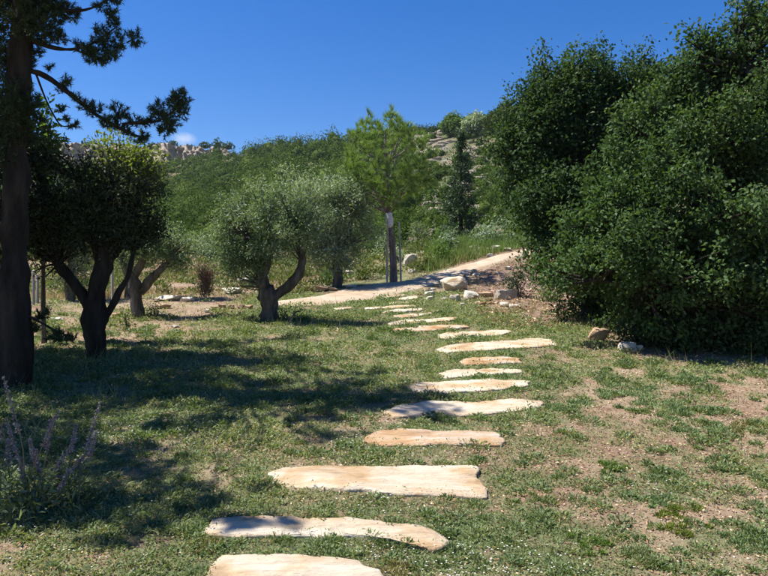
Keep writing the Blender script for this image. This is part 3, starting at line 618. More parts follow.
obj('crown', [pine_clumps([(c, r*1.12) for c, r in cl], 40, 26, .05, .008, 1)], M['pine'], t, kind='stuff')
# unseen crown above the frame, shaped to lay its shade along the lawn strokes
up_ = []; ub = []
st = np.random.RandomState(5)
SHADE_STROKES = [([(105, 548), (150, 528), (200, 506), (245, 488)], .10), ([(205, 521), (235, 524), (262, 525)], .10), ([(10, 505), (70, 482), (120, 470), (160, 482), (180, 512)], .19), ([(55, 442), (110, 450), (155, 466)], .2), ([(0, 470), (40, 450), (70, 470)], .2),
    ([(-20, 402), (80, 408), (160, 400), (240, 392), (300, 398)], .27), ([(225, 385), (275, 405), (310, 428), (328, 438)], .13), ([(288, 398), (325, 404)], .10), ([(295, 372), (350, 374), (385, 374)], .10), ([(140, 345), (220, 345), (290, 338)], .25),
    ([(-40, 375), (60, 375), (150, 370), (230, 364), (285, 370)], .30), ([(140, 430), (200, 424), (245, 418)], .16), ([(-30, 430), (50, 424)], .25), ([(20, 350), (70, 352), (140, 356)], .3), ([(150, 384), (220, 380), (290, 386)], .2), ([(90, 500), (140, 500), (170, 490)], .13), ([(-20, 530), (40, 520), (100, 515)], .14), ([(-30, 450), (30, 440), (90, 425)], .22), ([(60, 392), (160, 386), (240, 402)], .25), ([(180, 356), (260, 354), (310, 360)], .2)]
for pts, wd in SHADE_STROKES:
    gp = catmull(np.array([G(min(max(a, -40), 800), b) for a, b in pts]), 3*len(pts)+2); line = []
    for g0 in gp:
        h_ = 4.2
        while True:
            c = g0+np.array([-SHX*h_/math.tan(SUN_EL), -SHY*h_/math.tan(SUN_EL), h_])
            if c[2] > EYE+(288+26)/FPX*c[1]+wd or c[0] < -(384+30)/FPX*c[1]-wd or h_ > 6.4: break
            h_ += .15
        line.append(c)
        for _ in range(3 if wd > .15 else 2):
            if st.uniform() < .72: up_.append((c+st.normal(size=3)*wd*[.9, .5, .5], np.array([wd, wd, wd*.55])*st.uniform(.4, 1.0)))
    line = np.array(line); q = line[np.argmin(np.linalg.norm(line[:, :2]-base[:2], axis=1))]
    o0 = np.array([base[0]+.12, base[1], min(6.0, max(4.8, q[2]+.3))])
    ub.append(tube([o0, .5*(o0+q)+[0, 0, .1], q], [.022, .014, .008], 5, 9, 0, 0, .25)); ub.append(tube(line[::2] if len(line) > 4 else line, [.016, .014, .006], 5, None))
for z, rad, nb in ((5.6, 1.0, 6), (6.1, .8, 5), (6.5, .5, 4)):
    for q in range(nb):
        th = 2*math.pi*(q+st.uniform(0, .7))/nb; rr = rad*st.uniform(.7, 1.1)
        o0 = np.array([base[0]+.15, base[1], z+.3]); e = o0+[rr*math.cos(th), rr*math.sin(th), .1]
        ub.append(tube([o0, .5*(o0+e)+[0, 0, .1], e], [.03, .022, .008], 5, 7))
        for s in np.linspace(.4, 1, 4): up_.append((o0+(e-o0)*s+st.normal(size=3)*[.12, .12, .06], np.array([.2, .2, .13])*st.uniform(.7, 1.2)))
up_ = [q for q in up_ if q[0][2]-q[1][0] > EYE+(288+8)/FPX*q[0][1] or q[0][0]+q[1][0] < -(384+8)/FPX*q[0][1]]
for b in ub: obj('branch', b, M['bark_pine'], t, True)
obj('unseen_shade_crown', [pine_clumps(up_, 11, 24, .085, .011, 2)], M['pine'], t, kind='stuff')

# --- young pine by the path
b0 = G(392, 283); d = float(b0[1])
base, tr = rooted([(392, 283, 2.5), (392, 262, 2.3), (391, 240, 2.2), (389, 215, 2.2), (388, 190, 2.3), (386, 160, 1.7), (385, 130, .8)], d)
t = thing('young_pine_tree', 'young pine with round yellow-green crown on a slim staked trunk by the path', 'tree', base)
obj('trunk', tube(*tr, 10, None, .3, 2), M['bark_red'], t, True)
obj('trunk', tube(*TP([(395.5, 284, 2.0), (395, 262, 1.8), (393.5, 240, 1.7), (390.5, 222, 1.4)], d-.02), 8, None, .35, 6), M['bark_red'], t, True)
wr = TP([(388.5, 213, 3.4), (389, 219, 4.2), (390, 226, 3.6)], d-.04)
obj('trunk_wrap', tube(*wr, 10, 9, .25, 8), M['wrap'], t, True, label='grey white wrap tied round the trunk')
cl = []; st = np.random.RandomState(12)
for _ in range(168):
    q = unit(st.normal(size=3)); f = st.uniform(.45, 1)**.5
    c = np.array([388, 0, 161])+np.array([q[0]*47*f, 0, q[2]*48*f])
    cl.append((P(c[0], c[2], d+q[1]*f*1.3), np.array([6., 6., 7.5])*d/FPX*st.uniform(.8, 1.25)))
for i in range(26):
    e = cl[i*5][0]; s = P(388, 205-st.uniform(0, 60), d)
    if s[2] > e[2]: s = P(388, 212, d)
    obj('branch', tube([s, .55*s+.45*e-[0, 0, .08], e], [.030, .022, .008], 6, 8, .2, i), M['bark_red'], t, True)
obj('crown', [pine_clumps(cl, 3.2, 40, .18, .010, 3, 1.2)], M['ypine'], t, kind='stuff')
for i, (x0, x1, y0, y1, lab) in enumerate(((387, 387.5, 281, 219, 'thin pale wooden stake in front of the young pine trunk'), (401, 399, 280, 222, 'leaning tan wooden stake behind the young pine trunk'))):
    p0 = gd(x0, d-.15 if i == 0 else d+.1); p1 = P(x1, y1, p0[1])
    obj('wooden_stake', tube([p0-[0, 0, .1], .5*(p0+p1), p1], [.028, .028, .026], 8, 9, .15, i), M['wood_grey'], None, True, label=lab, category='stake')

# --- cypress
d = 31.
x0 = (461-384)/FPX*d; base = np.array([x0, d, H1(x0, d)]); zt = float(P(461, 134, d)[2])
t = thing('cypress_tree', 'slim dark conical cypress below the hillside terraces', 'tree', base)
obj('trunk', tube([base-[0, 0, .1], .5*(base+[x0, d, zt]), [x0, d, zt-.2]], [.10, .06, .02], 8, 12, .2), M['bark_pine'], t, True)
hh = zt-base[2]; subs = []
for i in range(190):
    u = RS.uniform(0, 1)**1.15; r = (.04+1.0*(1-u)**1.15)*RS.uniform(.5, 1.05); th = RS.uniform(0, 6.28)
    subs.append((base+[r*math.cos(th), r*math.sin(th), u*hh+.1], np.array([.15, .15, .22])*RS.uniform(.6, 1.1)*(1.15-.75*u)))
lf, _ = foliage(subs, 34, 8, .13, .05, .07, .1, (.2, 1.1), 0, 4)
obj('crown', [lf], M['cyp'], t, kind='stuff')

# ------------------------------------------------------------------ shrubs between lawn and hill
def shrub(name, label, base, blobs, mat, leaf, per=9, dens=40, per_tip=8, spread=.07, seed=1, group=None, stems=5, cat='shrub', bark=None, shrink=(.3, .5)):
    t = thing(name, label, cat, base, group)
    subs = subblobs(blobs, per, shrink, seed)
    lf, _ = foliage(subs, dens, per_tip, leaf[0], leaf[1], spread, .2, (.2, 1.08), 0, seed)
    ch = []
    for i in range(stems):
        c = subs[(i*7) % len(subs)][0]
        ch += tube([base-[0, 0, .05], .5*(base+c)+RS.normal(size=3)*.04, c], [.022, .015, .006], 5, 6)
    obj('stems', ch, bark or M['bark'], t, True, kind='stuff')
    obj('foliage', [lf], mat, t, kind='stuff')
    return t
def low(px, py, rx, ry, **k):
    g = G(px, py); s = g[1]/FPX
    return g, [(g+[0, 0, ry*s*.8], np.array([rx*s, rx*s, ry*s]))]
SH = [('olive_green_shrub', 'low yellowish shrub just before the young pine', 366, 279, 14, 12, 'shrub_y', (.06, .03)),
      ('dark_shrub', 'dark green low shrub at the foot of the grey olive', 332, 283, 14, 8, 'oak', (.05, .03)),
      ('leafy_shrub', 'leafy green shrub on the far side of the path past the young pine', 424, 270, 9, 11, 'shrub_y', (.06, .03)),
      ('leafy_shrub', 'green shrub beside the uphill path rocks', 443, 263, 12, 12, 'broad', (.06, .03)),
      ('leafy_shrub', 'pale green bush below the cypress', 452, 252, 16, 13, 'olive', (.07, .03)),
      ('green_bank_shrub', 'broad soft green bush above the row of white path rocks', 492, 246, 22, 13, 'olive', (.07, .03)),
      ('green_bank_shrub', 'soft green bush next to the oak edge above the path', 520, 240, 18, 14, 'olive', (.07, .03)),
      ('dark_twiggy_shrub', 'dark twiggy shrub on the red earth bank under the oak', 519, 299, 17, 16, 'dark', (.06, .03)),
      ('bright_shrub', 'bright green bush at the lower edge of the oaks', 548, 303, 17, 15, 'broad', (.06, .03)),
      ('bright_shrub', 'green bush under the oak beside the ninth slab', 562, 322, 15, 12, 'oak', (.06, .03)),
      ('thin_grey_shrub', 'grey thin shrub behind the dry brown bush', 203, 262, 12, 16, 'olive_grey', (.05, .014)),
      ('grassy_shrub', 'small weedy shrub in front of the small olive', 155, 318, 12, 7, 'shrub_y', (.05, .02)),
      ('grassy_shrub', 'tall weeds at the foot of the dark trunk', 125, 330, 10, 13, 'shrub_y', (.05, .02)),
      ('dark_shrub', 'dark shrub beneath the front oak, next to the pale boulder', 640, 345, 30, 16, 'dark', (.05, .03)),
      ('dark_shrub', 'dark leafy undergrowth shrub below the middle of the front oak', 700, 352, 30, 14, 'oak2', (.05, .03)),
      ('dark_shrub', 'dark undergrowth shrub below the front oak at the picture edge', 760, 358, 26, 18, 'oak2', (.05, .03)),
      ('weedy_clump', 'weedy green clump at the foot of the middle olive trunk', 290, 322, 18, 9, 'lawn', (.045, .018)),
      ('weedy_clump', 'yellow-green weeds around the base of the middle olive', 252, 322, 12, 6, 'lawn', (.045, .018)),
      ('white_bush', 'pale dry bush on the slope above the young pine wrap', 420, 245, 12, 14, 'sage', (.06, .02)),
      ('low_bush', 'low dark bush on the bank at the far bend of the path', 400, 262, 11, 10, 'olive_grey', (.06, .02)),
      ('low_bush', 'dull green bush behind the grey olive', 385, 258, 11, 12, 'olive_grey', (.06, .02))]
for i, (nm, lab, px, py, rx, ry, mt, lf) in enumerate(SH):
    g, bl = low(px, py, rx, ry)
    sc = max(1.0, g[1]/16)
    shrub(nm, lab, g, bl, M[mt], (lf[0]*sc, lf[1]*sc), per=12, dens=60/sc**2, per_tip=9, spread=.06*sc, seed=40+i)
# dry brown bush: upright twigs
g = G(206, 298); s = g[1]/FPX
t = thing('dry_brown_bush', 'upright dry reddish-brown bush between the two olives', 'shrub', g)
m = 420; th = RS.uniform(0, 6.28, m); r0 = RS.uniform(0, .12, m)
C = g+np.stack([r0*np.cos(th), r0*np.sin(th), RS.uniform(0, .55, m)], 1); T = unit(np.stack([np.cos(th)*.5, np.sin(th)*.5, np.full(m, 1.)], 1)+RS.normal(size=(m, 3))*.22)
obj('twigs', [needles(C, T, RS.uniform(.2, .5, m), .012, RS.uniform(0, 1, m))], M['dry'], t, kind='stuff')
m = 500; th = RS.uniform(0, 6.28, m); C = g+np.stack([np.cos(th)*RS.uniform(0, .24, m), np.sin(th)*RS.uniform(0, .24, m), RS.uniform(.1, .8, m)], 1)
obj('dry_leaves', [leaves(C, rdir(m), rdir(m), .05, .02, RS.uniform(0, .8, m))], M['dry'], t, kind='stuff')

# ------------------------------------------------------------------ sage at the near corner
def sage(base, spikes, leafn, label, seed):
    t = thing('sage_plant', label, 'plant', base, 'sage plants at the lawn edge')
    st = np.random.RandomState(seed)
    for tip in spikes:
        tip = np.asarray(tip); mid = .5*(base+tip)+st.normal(size=3)*.03; b = base+st.normal(size=3)*[.06, .06, 0]
        s = obj('stem', tube([b, mid, tip], [.0045, .0035, .0015], 5, 9), M['stem'], t, True)
        ax = unit(tip-mid); n = 13; ch = []
        for q in range(n):
            u = q/(n-1); c = tip-ax*(1-u)*np.linalg.norm(tip-mid)*.75; k = 14
            d0 = unit(st.normal(size=(k, 3))+ax*.5); ch.append(leaves(c+d0*.003, d0, unit(st.normal(size=(k, 3))), .016*(1.25-.6*u), .009, st.uniform(0, 1, k)))
        obj('flower_spike', ch, M['lav'], s, kind='stuff')
    m = leafn; th = st.uniform(0, 6.28, m); rr = np.abs(st.normal(size=m))*.16
    C = base+np.stack([rr*np.cos(th), rr*np.sin(th), st.uniform(.0, .24, m)*(1-np.minimum(rr/.5, .8))], 1)
    T = unit(np.stack([np.cos(th)*.7, np.sin(th)*.7, st.uniform(-.1, 1., m)], 1)+st.normal(size=(m, 3))*.3)
    obj('leaves', [leaves(C, T, unit(st.normal(size=(m, 3))*.5+[0, 0, 1.]), st.uniform(.03, .08, m), st.uniform(.008, .020, m), st.uniform(0, 1, m))], M['sage'], t, kind='stuff')
def sg(px, py): return G(px, py)
b = sg(28, 512); dd = b[1]
sage(b, [P(4, 378, dd-.1), P(6, 420, dd), P(58, 412, dd-.05), P(50, 420, dd), P(30, 440, dd-.1), P(36, 450, dd), P(20, 460, dd), P(75, 440, dd+.1), P(68, 470, dd)], 520, 'sage plant with tall grey lavender spikes, at the picture edge', 1)
b = sg(70, 500); dd = b[1]
sage(b, [P(100, 403, dd), P(96, 432, dd-.05), P(90, 450, dd+.05), P(76, 425, dd+.1), P(60, 470, dd)], 380, 'sage plant with one tall leaning spike, nearer the lawn', 2)
b = sg(2, 500); dd = b[1]
sage(b, [P(-10, 400, dd), P(8, 440, dd), P(-20, 430, dd)], 260, 'sage clump partly out of view at the picture edge', 3)

# ------------------------------------------------------------------ rocks
def put_rock(name, label, px, py, wpx, hpx, mat, seed, group=None, cat='rock', deep=.8, sink=.25, sub=4):
    g = G(px, py); s = g[1]/FPX; r = np.array([wpx*.5*s, wpx*.5*s*deep, hpx*.5*s/(1-sink*.5)])
    v, f, _ = rock(r, seed, sub, 20, .62, .07)
    a = (seed*37 % 40-20)/57.; ca, sa = math.cos(a), math.sin(a)
    v = v@np.array([[ca, sa, 0], [-sa, ca, 0], [0, 0, 1]])
    o = obj(name, [(v+g+[0, r[1]*.6, r[2]*(1-sink)], f, None)], M[mat], label=label, category=cat)
    if group: o['group'] = group
    return o
RK = [('boulder', 'tan boulder lying in the shade edge below the oaks', 600, 342, 26, 17, 'rock_ochre'), ('rock', 'small white rock in deep shade beside the tan boulder', 627, 330, 9, 8, 'rock_white'),
      ('rock', 'dark shaded rock at the foot of the tan boulder', 628, 352, 22, 13, 'rock'), ('rock', 'pale stone under the dark bush below the oak', 640, 351, 8, 7, 'rock_white'),
      ('boulder', 'flat pale rock slab bulging beside the path bend', 454, 291, 29, 17, 'slab'), ('rock', 'white round rock, left one of the trio by the red bank', 455, 302, 13, 11, 'rock_white'),
      ('rock', 'cream round rock, middle one of the trio by the red bank', 470, 300, 18, 11, 'rock_white'), ('rock', 'ochre flat rock against the red bank', 487, 298, 19, 8, 'rock_ochre'),
      ('rock', 'dark grey boulder in shade on the red bank', 506, 300, 22, 15, 'rock'), ('rock', 'slanted white rock at the end of the stepping stones', 429, 297, 13, 8, 'rock_white'),
      ('rock', 'white block under the slanted rock near the last stones', 430, 302, 10, 7, 'rock_white'), ('rock', 'tiny pale stone between the slabs and the rock trio', 445, 300, 8, 3, 'rock'),
      ('rock', 'small stone on the grass before the rock trio', 463, 306, 6, 4, 'rock_white'), ('rock', 'small stone before the ochre flat rock', 477, 305, 5, 4, 'rock_white'),
      ('rock', 'small stone on the red bank by the path', 508, 270, 8, 5, 'rock_white'), ('rock', 'small stone on the red bank, lower than the other', 498, 275, 6, 4, 'rock'),
      ('rock', 'first white rock of the row along the uphill path', 473, 250, 9, 6, 'rock_white'), ('rock', 'second white rock of the row along the uphill path', 481, 251, 9, 6, 'rock_white'),
      ('rock', 'third white rock of the row along the uphill path', 489, 252, 8, 6, 'rock_white'), ('rock', 'largest white rock of the row along the uphill path', 496, 251, 10, 8, 'rock_white'),
      ('rock', 'last white rock of the row along the uphill path', 508, 251, 10, 5, 'rock_white'), ('rock', 'pale rock touching the edge of the uphill path', 490, 257, 8, 5, 'rock_white'),
      ('boulder', 'cream jagged rock behind the path past the young pine', 411, 266, 14, 17, 'rock_white'), ('rock', 'white rock by the shrubs past the young pine', 437, 262, 11, 9, 'rock_white'),
      ('rock', 'low pale stone at the path edge past the young pine', 414, 273, 14, 5, 'rock'), ('rock', 'pale rock on the slope below the grey olive', 348, 277, 12, 10, 'rock_white'),
      ('rock', 'flat pale stone on the path edge before the yellowish shrub', 350, 288, 14, 4, 'rock_white'),
      ('boulder', 'long ochre rock along the path behind the middle olive', 314, 292, 30, 9, 'rock_ochre'), ('rock', 'tan rock seen beside the middle olive limb', 296, 293, 14, 10, 'rock_ochre'), ('rock', 'flat rock at the end of the long ochre rock', 332, 291, 12, 5, 'rock_ochre'),
      ('boulder', 'grey weathered boulder between dry bush and middle olive', 248, 288, 22, 13, 'rock'), ('rock', 'white-topped rock beside the grey weathered boulder', 231, 294, 22, 9, 'rock_white'),
      ('rock', 'small grey rock close to the middle olive trunk', 258, 291, 10, 9, 'rock'),
      ('boulder', 'flat white rock ledge beyond the small olive', 167, 301, 28, 8, 'rock_white'), ('rock', 'flat white rock at the end of the ledge beyond the small olive', 186, 302, 15, 7, 'rock_white'), ('rock', 'ochre stone under the flat white ledge', 163, 309, 14, 7, 'rock_ochre'),
      ('rock', 'flat grey stone in the weeds by the small olive', 160, 317, 13, 5, 'rock'), ('rock', 'slim pale stone lying in the grass', 174, 328, 11, 4, 'rock_white'),
      ('rock', 'first ochre stone of the low edging row', 214, 311, 8, 6, 'rock_ochre'), ('rock', 'second ochre stone of the low edging row', 222, 310, 9, 6, 'rock_ochre'), ('rock', 'third ochre stone of the low edging row', 231, 309, 9, 6, 'rock_ochre'),
      ('rock', 'fourth ochre stone of the low edging row', 240, 309, 9, 6, 'rock_ochre'), ('rock', 'fifth ochre stone of the low edging row', 249, 309, 8, 5, 'rock_ochre'), ('rock', 'last stone of the low edging row', 206, 313, 7, 5, 'rock'),
      ('rock', 'pale flat stone in shade under the dark tree', 55, 321, 14, 5, 'rock_white'), ('rock', 'pinkish stone beside the dark trunk', 117, 317, 13, 6, 'rock_ochre')]
for i, (nm, lab, px, py, w, h, mt) in enumerate(RK): put_rock(nm, lab, px, py, w, h, mt, 100+i, deep=.75)
st = np.random.RandomState(91)
for k in range(22):                                              # loose stones along the path and at the foot of the red bank
    if k < 12: i0 = st.randint(34, 86); q = pn[i0]+[st.uniform(.1, .4), -st.uniform(.1, .5)]; lab, grp = 'small loose stone beside the near edge of the sandy path', 'loose stones along the path edge'
    else: q = bank[st.choice([7, 8, 9, 0])]*.5+bank[st.choice([8, 9])]*.5+st.normal(size=2)*.45; lab, grp = 'small loose stone at the foot of the red earth bank', 'loose stones below the red bank'
    r = st.uniform(.04, .11)*np.array([1.2, .9, .7]); v, f, _ = rock(r, 900+k, 2)
    obj('loose_stone', [(v+[q[0], q[1], H1(*q)+r[2]*.45], f, None)], M['rock_white' if k % 3 else 'rock_ochre'], label=lab, category='stone', group=grp)
# ------------------------------------------------------------------ posts
for px, d, ytop, lab in ((33.5, 14.5, 270, 'grey wooden post, taller one of the pair behind the pine trunk'), (37.5, 14.8, 274, 'grey wooden post, shorter one of the pair behind the pine trunk'), (112.5, 14.0, 262, 'single thin grey post beyond the dark trunk')):
    b = gd(px, d); p1 = P(px, ytop, d); r = 1.4*d/FPX
    obj('wooden_post', tube([b-[0, 0, .15], .5*(b+p1), p1-[0, 0, .012]], [r, r, r*.96], 10, 11, .12, px), M['wood_grey'], None, True, label=lab, category='post')

# ------------------------------------------------------------------ hillside: cliff, ledges, shrubs
na, nb = 320, 22
A = np.linspace(-.66, -.215, na); D0 = np.interp(A, CR_A, CR_R)-5; TOPE = np.interp(A, [-.66, -.47, -.32, -.24, -.21], [.214, .2135, .212, .2075, .196])
zb = EYE+D0*(np.interp(A, CR_A, CR_E)-.016); zt = EYE+D0*TOPE; v = []
col = (vnoise(np.c_[A*260, A*0, A*0+1])-.5); col2 = vnoise(np.c_[A*90, A*0, A*0+5])-.5
for j in range(nb):
    u = j/(nb-1); lay = np.floor(u*4.999+.6*col2)
    y = D0+lay*1.3+col*2.0+col2*3.5+(vnoise(np.c_[A*420, A*0+u*14, A*0+4])-.5)*2.2+(vnoise(np.c_[A*60, A*0+u*3, A*0+14])-.5)*3
    z = zb+u*(zt-zb)+(vnoise(np.c_[A*150, A*0+u*5, A*0+9])-.5)*.9*(1 if 0 < j else 0)
    v.append(np.stack([A*D0, y, z], 1))
v.append(np.stack([A*D0, D0+14, v[-1][:, 2]-.4], 1)); v.append(np.stack([A*D0, D0+26, zb-8], 1)); nb += 2
v = np.vstack(v); i = (np.arange(nb-1)[:, None]*na+np.arange(na-1)[None, :]).ravel()
obj('limestone_cliff', [(v, np.stack([i, i+1, i+na+1, i+na], 1), None)], M['rock_far'], label='long grey limestone cliff along the far hill crest', category='cliff')

def hill_pt(px, d):
    x = (px-384)/FPX*d; return np.array([x, d, H1(x, d)])
st = np.random.RandomState(33)
def clump_shrub(c, r, n, L, k0):
    iv, jf = icosphere(1)
    lump = .58+.75*vnoise(iv*2.3+c*3.1)
    core = (c+iv*r*(lump*.60)[:, None], jf, np.full(len(iv), np.clip(k0+.1, 0, 1)))
    d0 = rdir(n); d0[:, 2] = np.abs(d0[:, 2])-.2; d0 = unit(d0)
    lump = .60+.75*vnoise(d0*2.3+c*3.1)+.25*(vnoise(d0*6+c)-.5)
    p = c+d0*r*(lump*RS.uniform(.80, 1.08, n))[:, None]; T = unit(rdir(n)+d0*.45); N = unit(d0+rdir(n)*.45)
    return [core, leaves(p-T*L*.5, T, N, L*RS.uniform(.6, 1.3, n), L*.7, np.clip(RS.beta(2, 3, n)*.35+k0, 0, 1), .12)]
stuff_ch = []; indiv = []; cell = {}
NC = 9000; cA = st.uniform(-.58, .27, NC); cR = np.interp(cA, CR_A, CR_R); cY = 34*(cR/34)**(st.uniform(size=NC)**.8); cX = cA*cY; cV = n2(cX, cY, .05, 40.); cH = H(cX, cY)
for a, x, y, veg, hz, Rr in zip(cA, cX, cY, cV, cH, cR):
    rocky = .03 < a < .20 and y > 39
    if rocky and st.uniform() < .93-.2*(veg > .55): continue
    if not rocky and veg < .33 and st.uniform() < .8: continue
    r = float(np.exp(st.normal()*.35))*1.15*(.75+.55*float(sstep(45, 130, y)))*(.7 if rocky else 1.)
    if y < 44: r *= .7
    if a < -.2 and y > Rr-30: r *= .6
    key = (int(x//4), int(y//4)); near = [q for dx in (-1, 0, 1) for dy in (-1, 0, 1) for q in cell.get((key[0]+dx, key[1]+dy), [])]
    if any((q[0]-x)**2+(q[1]-y)**2 < (.62*(q[2]+r))**2 for q in near): continue
    cell.setdefault(key, []).append((x, y, r))
    c = np.array([x, y, hz+r*.35]); rr = np.array([r*st.uniform(1.0, 1.35), r*1.15, r*st.uniform(1., 1.5)])
    L = float(np.clip(y*.0030, .14, .42)); n = int(np.clip(9*(r/L)**2, 50, 340))
    ch = clump_shrub(c, rr, n, L, st.choice([.0, .1, .2, .32, .45, .6], p=[.16, .24, .24, .2, .1, .06]))
    if rocky or (y < 75 and st.uniform() < .12): indiv.append((c, ch, rocky))
    else: stuff_ch += ch
for px, py, w in ((88, 143, 5), (152, 143, 4), (163, 144, 4), (172, 142, 5), (205, 143, 5), (218, 142, 6), (228, 144, 5), (66, 146, 4), (125, 146, 3), (190, 145, 4)):
    a = (px-384)/FPX; y = float(np.interp(a, CR_A, CR_R))+3; c = P(px, py+3.5, y); r = w*y/FPX
    indiv.append((c, clump_shrub(c, np.array([r*1.2, r, r]), 160, .6, .12), 2))
for px in np.arange(404, 525, 3.2):
    a = (px+st.normal()-384)/FPX; y = float(np.interp(a, CR_A, CR_R))+st.uniform(-2, 3); r = st.uniform(.8, 1.5); c = np.array([a*y, y, H1(a*y, y)+r*.3])
    indiv.append((c, clump_shrub(c, np.array([r*1.4, r, r]), 200, .34, st.choice([.0, .1, .2])), 3))
tr_ = sorted([q for q in indiv if q[2] == 1], key=lambda q: q[0][1]); stuff_ch += [c for q in tr_[64:] for c in q[1]]
indiv = [q for q in indiv if q[2] != 1]+[(c, ch, 1 if k < 32 else 4) for k, (c, ch, _) in enumerate(tr_[:64])]
obj('hillside_scrub', stuff_ch, M['scrub'], kind='stuff', label='dense green scrub covering the hillside')
for c, ch, rocky in indiv:
    lab = ('rounded green shrub standing out on the lower scrub slope', 'dark green shrub at the foot of the rocky terraced slope', 'small bush on top of the far limestone cliff', 'dark bush in the crest line above the terraces', 'dark green shrub high among the pale ledges of the terraced slope')[int(rocky)]
    obj('hillside_shrub', ch, M['scrub'], label=lab, category='shrub', group=('shrubs on the lower scrub slope', 'shrubs at the foot of the terraced slope', 'bushes along the cliff top', 'bushes along the crest above the terraces', 'shrubs high on the terraced slope')[int(rocky)])
# limestone ledges on the slope
LG = []
for cx, cy, sx, sy, k, where in ((438, 140, 9, 8, 20, 'just under the crest, past the young pine crown'), (432, 160, 9, 9, 10, 'midway up beside the young pine crown'), (479, 180, 10, 10, 20, 'in the ledges between cypress and oak'), (474, 150, 12, 10, 10, 'high on the slope above the cypress tip'), (437, 214, 12, 8, 18, 'in the ledges between young pine and cypress'),
        (432, 238, 8, 8, 12, 'low on the slope above the uphill path'), (490, 205, 10, 12, 8, 'low beside the leafy edge of the oak'), (452, 190, 14, 14, 10, 'close behind the cypress'), (350, 216, 10, 5, 5, 'behind the grey olive crown'), (412, 232, 10, 8, 8, 'behind the young pine trunk'), (212, 226, 10, 9, 12, 'on the slope above the dry brown bush')):
    for _ in range(k):
        p = G(cx+st.normal()*sx*.6, cy+st.normal()*sy*.6)
        if p[1] > 220: continue
        w = st.uniform(.8, 3.0)*p[1]/FPX*2.2; LG.append((p, np.array([w*st.uniform(1, 1.6), w*.7, w*st.uniform(.35, .75)]), where))
for k, (p, r, where) in enumerate(LG):
    v, f, _ = rock(r, 500+k, 2, 14, .6, .10)
    obj('limestone_outcrop', [(v+p+[0, 0, r[2]*.3], f, None)], M['rock_far'], label='pale limestone outcrop '+where, category='rock', group='limestone outcrops '+where)
# crest trees with a lighter crown
for px, lab, mt, w, h in ((476, 'pale grey-green tree near the crest above the terraces', 'olive_grey', 1.5, 1.3), (455, 'bright green round tree near the crest above the terraces', 'broad', 1.3, 1.1), (505, 'dark round tree at the crest beside the oak edge', 'scrub', 2.2, 1.6)):
    a = (px-384)/FPX; y = float(np.interp(a, CR_A, CR_R))-8; b = hill_pt(px, y)
    tree('crest_tree', lab, 'tree', b, ([b-[0, 0, .2], b+[0, 0, .7], b+[0.1, 0, 1.3]], [.16, .13, .08]), [], [(b+[0, 0, 1.3], np.array([w, w, h]))], M[mt], M['bark_pine'], (.42, .26), per=13, dens=4, per_tip=6, spread=.3, seed=int(px), twig_r=.03)

# ------------------------------------------------------------------ wild grass between lawn and hill
def blades(x, y, h, w, rnd, lean=.25):
    n = len(x); C = np.stack([x, y, H(x, y)-.01], 1); T = unit(np.c_[RS.normal(size=(n, 2))*lean, np.ones(n)])
    return needles(C, T, h, w, rnd)
n = 60000; y = 15.5*(38/15.5)**RS.uniform(0, 1, n); x = RS.uniform(-.60, .30, n)*y
dens = n2(x, y, .45, 21.); k = (dens > .38) & ~on_hard(x, y, False) & ~((x > .5) & (x < 3.3) & (y < 17.5)) & ~((y < 18.5) & (x > -3) & (x < .6))
pfy = np.interp(x, pf[:, 0], pf[:, 1], left=16.5); k &= (y > pfy+.2) | (x > pf[-1, 0]) | (x < -3.0)
x, y, dens = x[k], y[k], dens[k]
tall = sstep(.42, .7, dens)
drym = n2(x, y, .25, 77.)+.42*sstep(-3, -5, x)*sstep(27, 22, y)+.08
obj('wild_grass', [blades(x, y, (.08+.24*tall)*RS.uniform(.4, 1.3, len(x))*(.6+.4*sstep(16, 22, y)), .012+y*.0007, np.clip(drym*1.3-.15+RS.normal(size=len(x))*.2, 0, 1))], M['straw'], kind='stuff', label='wild green and straw coloured grass above the lawn')
ch = []
for _ in range(520):
    y = RS.uniform(15.5, 34); x = RS.uniform(-.58, .26)*y
    if x > -3 and (y < np.interp(x, pf[:, 0], pf[:, 1])+.5) or (x > .5 and y < 19): continue
    r = RS.uniform(.08, .30)*(1+.4*(y > 24)); c = np.array([x, y, H1(x, y)+r*.3]); n = 70; d0 = rdir(n); d0[:, 2] = np.abs(d0[:, 2]); k0 = RS.uniform(0, .7)
    ch.append(leaves(c+d0*np.array([r*1.5, r*1.3, r])*RS.uniform(.2, 1, n)[:, None], unit(d0+rdir(n)*.8), rdir(n), .0045*y*RS.uniform(.6, 1.3, n), .0018*y, np.clip(k0+RS.normal(size=n)*.15, 0, 1)))
obj('undergrowth', ch, M['shrub_y'], kind='stuff', label='low weeds and herbs on the rough ground above the lawn')
n = 26000; y = RS.uniform(19, 34, n); x = RS.uniform(.06, .30, n)*y; k = ~on_hard(x, y, False) & (y > np.interp(x, pf[:, 0], pf[:, 1])+.3)
x, y = x[k], y[k]
obj('bank_grass', [blades(x, y, RS.uniform(.15, .5, len(x)), .025, RS.beta(2, 2, len(x)), .3)], M['green_blade'], kind='stuff', label='soft green grass bank above the uphill path')

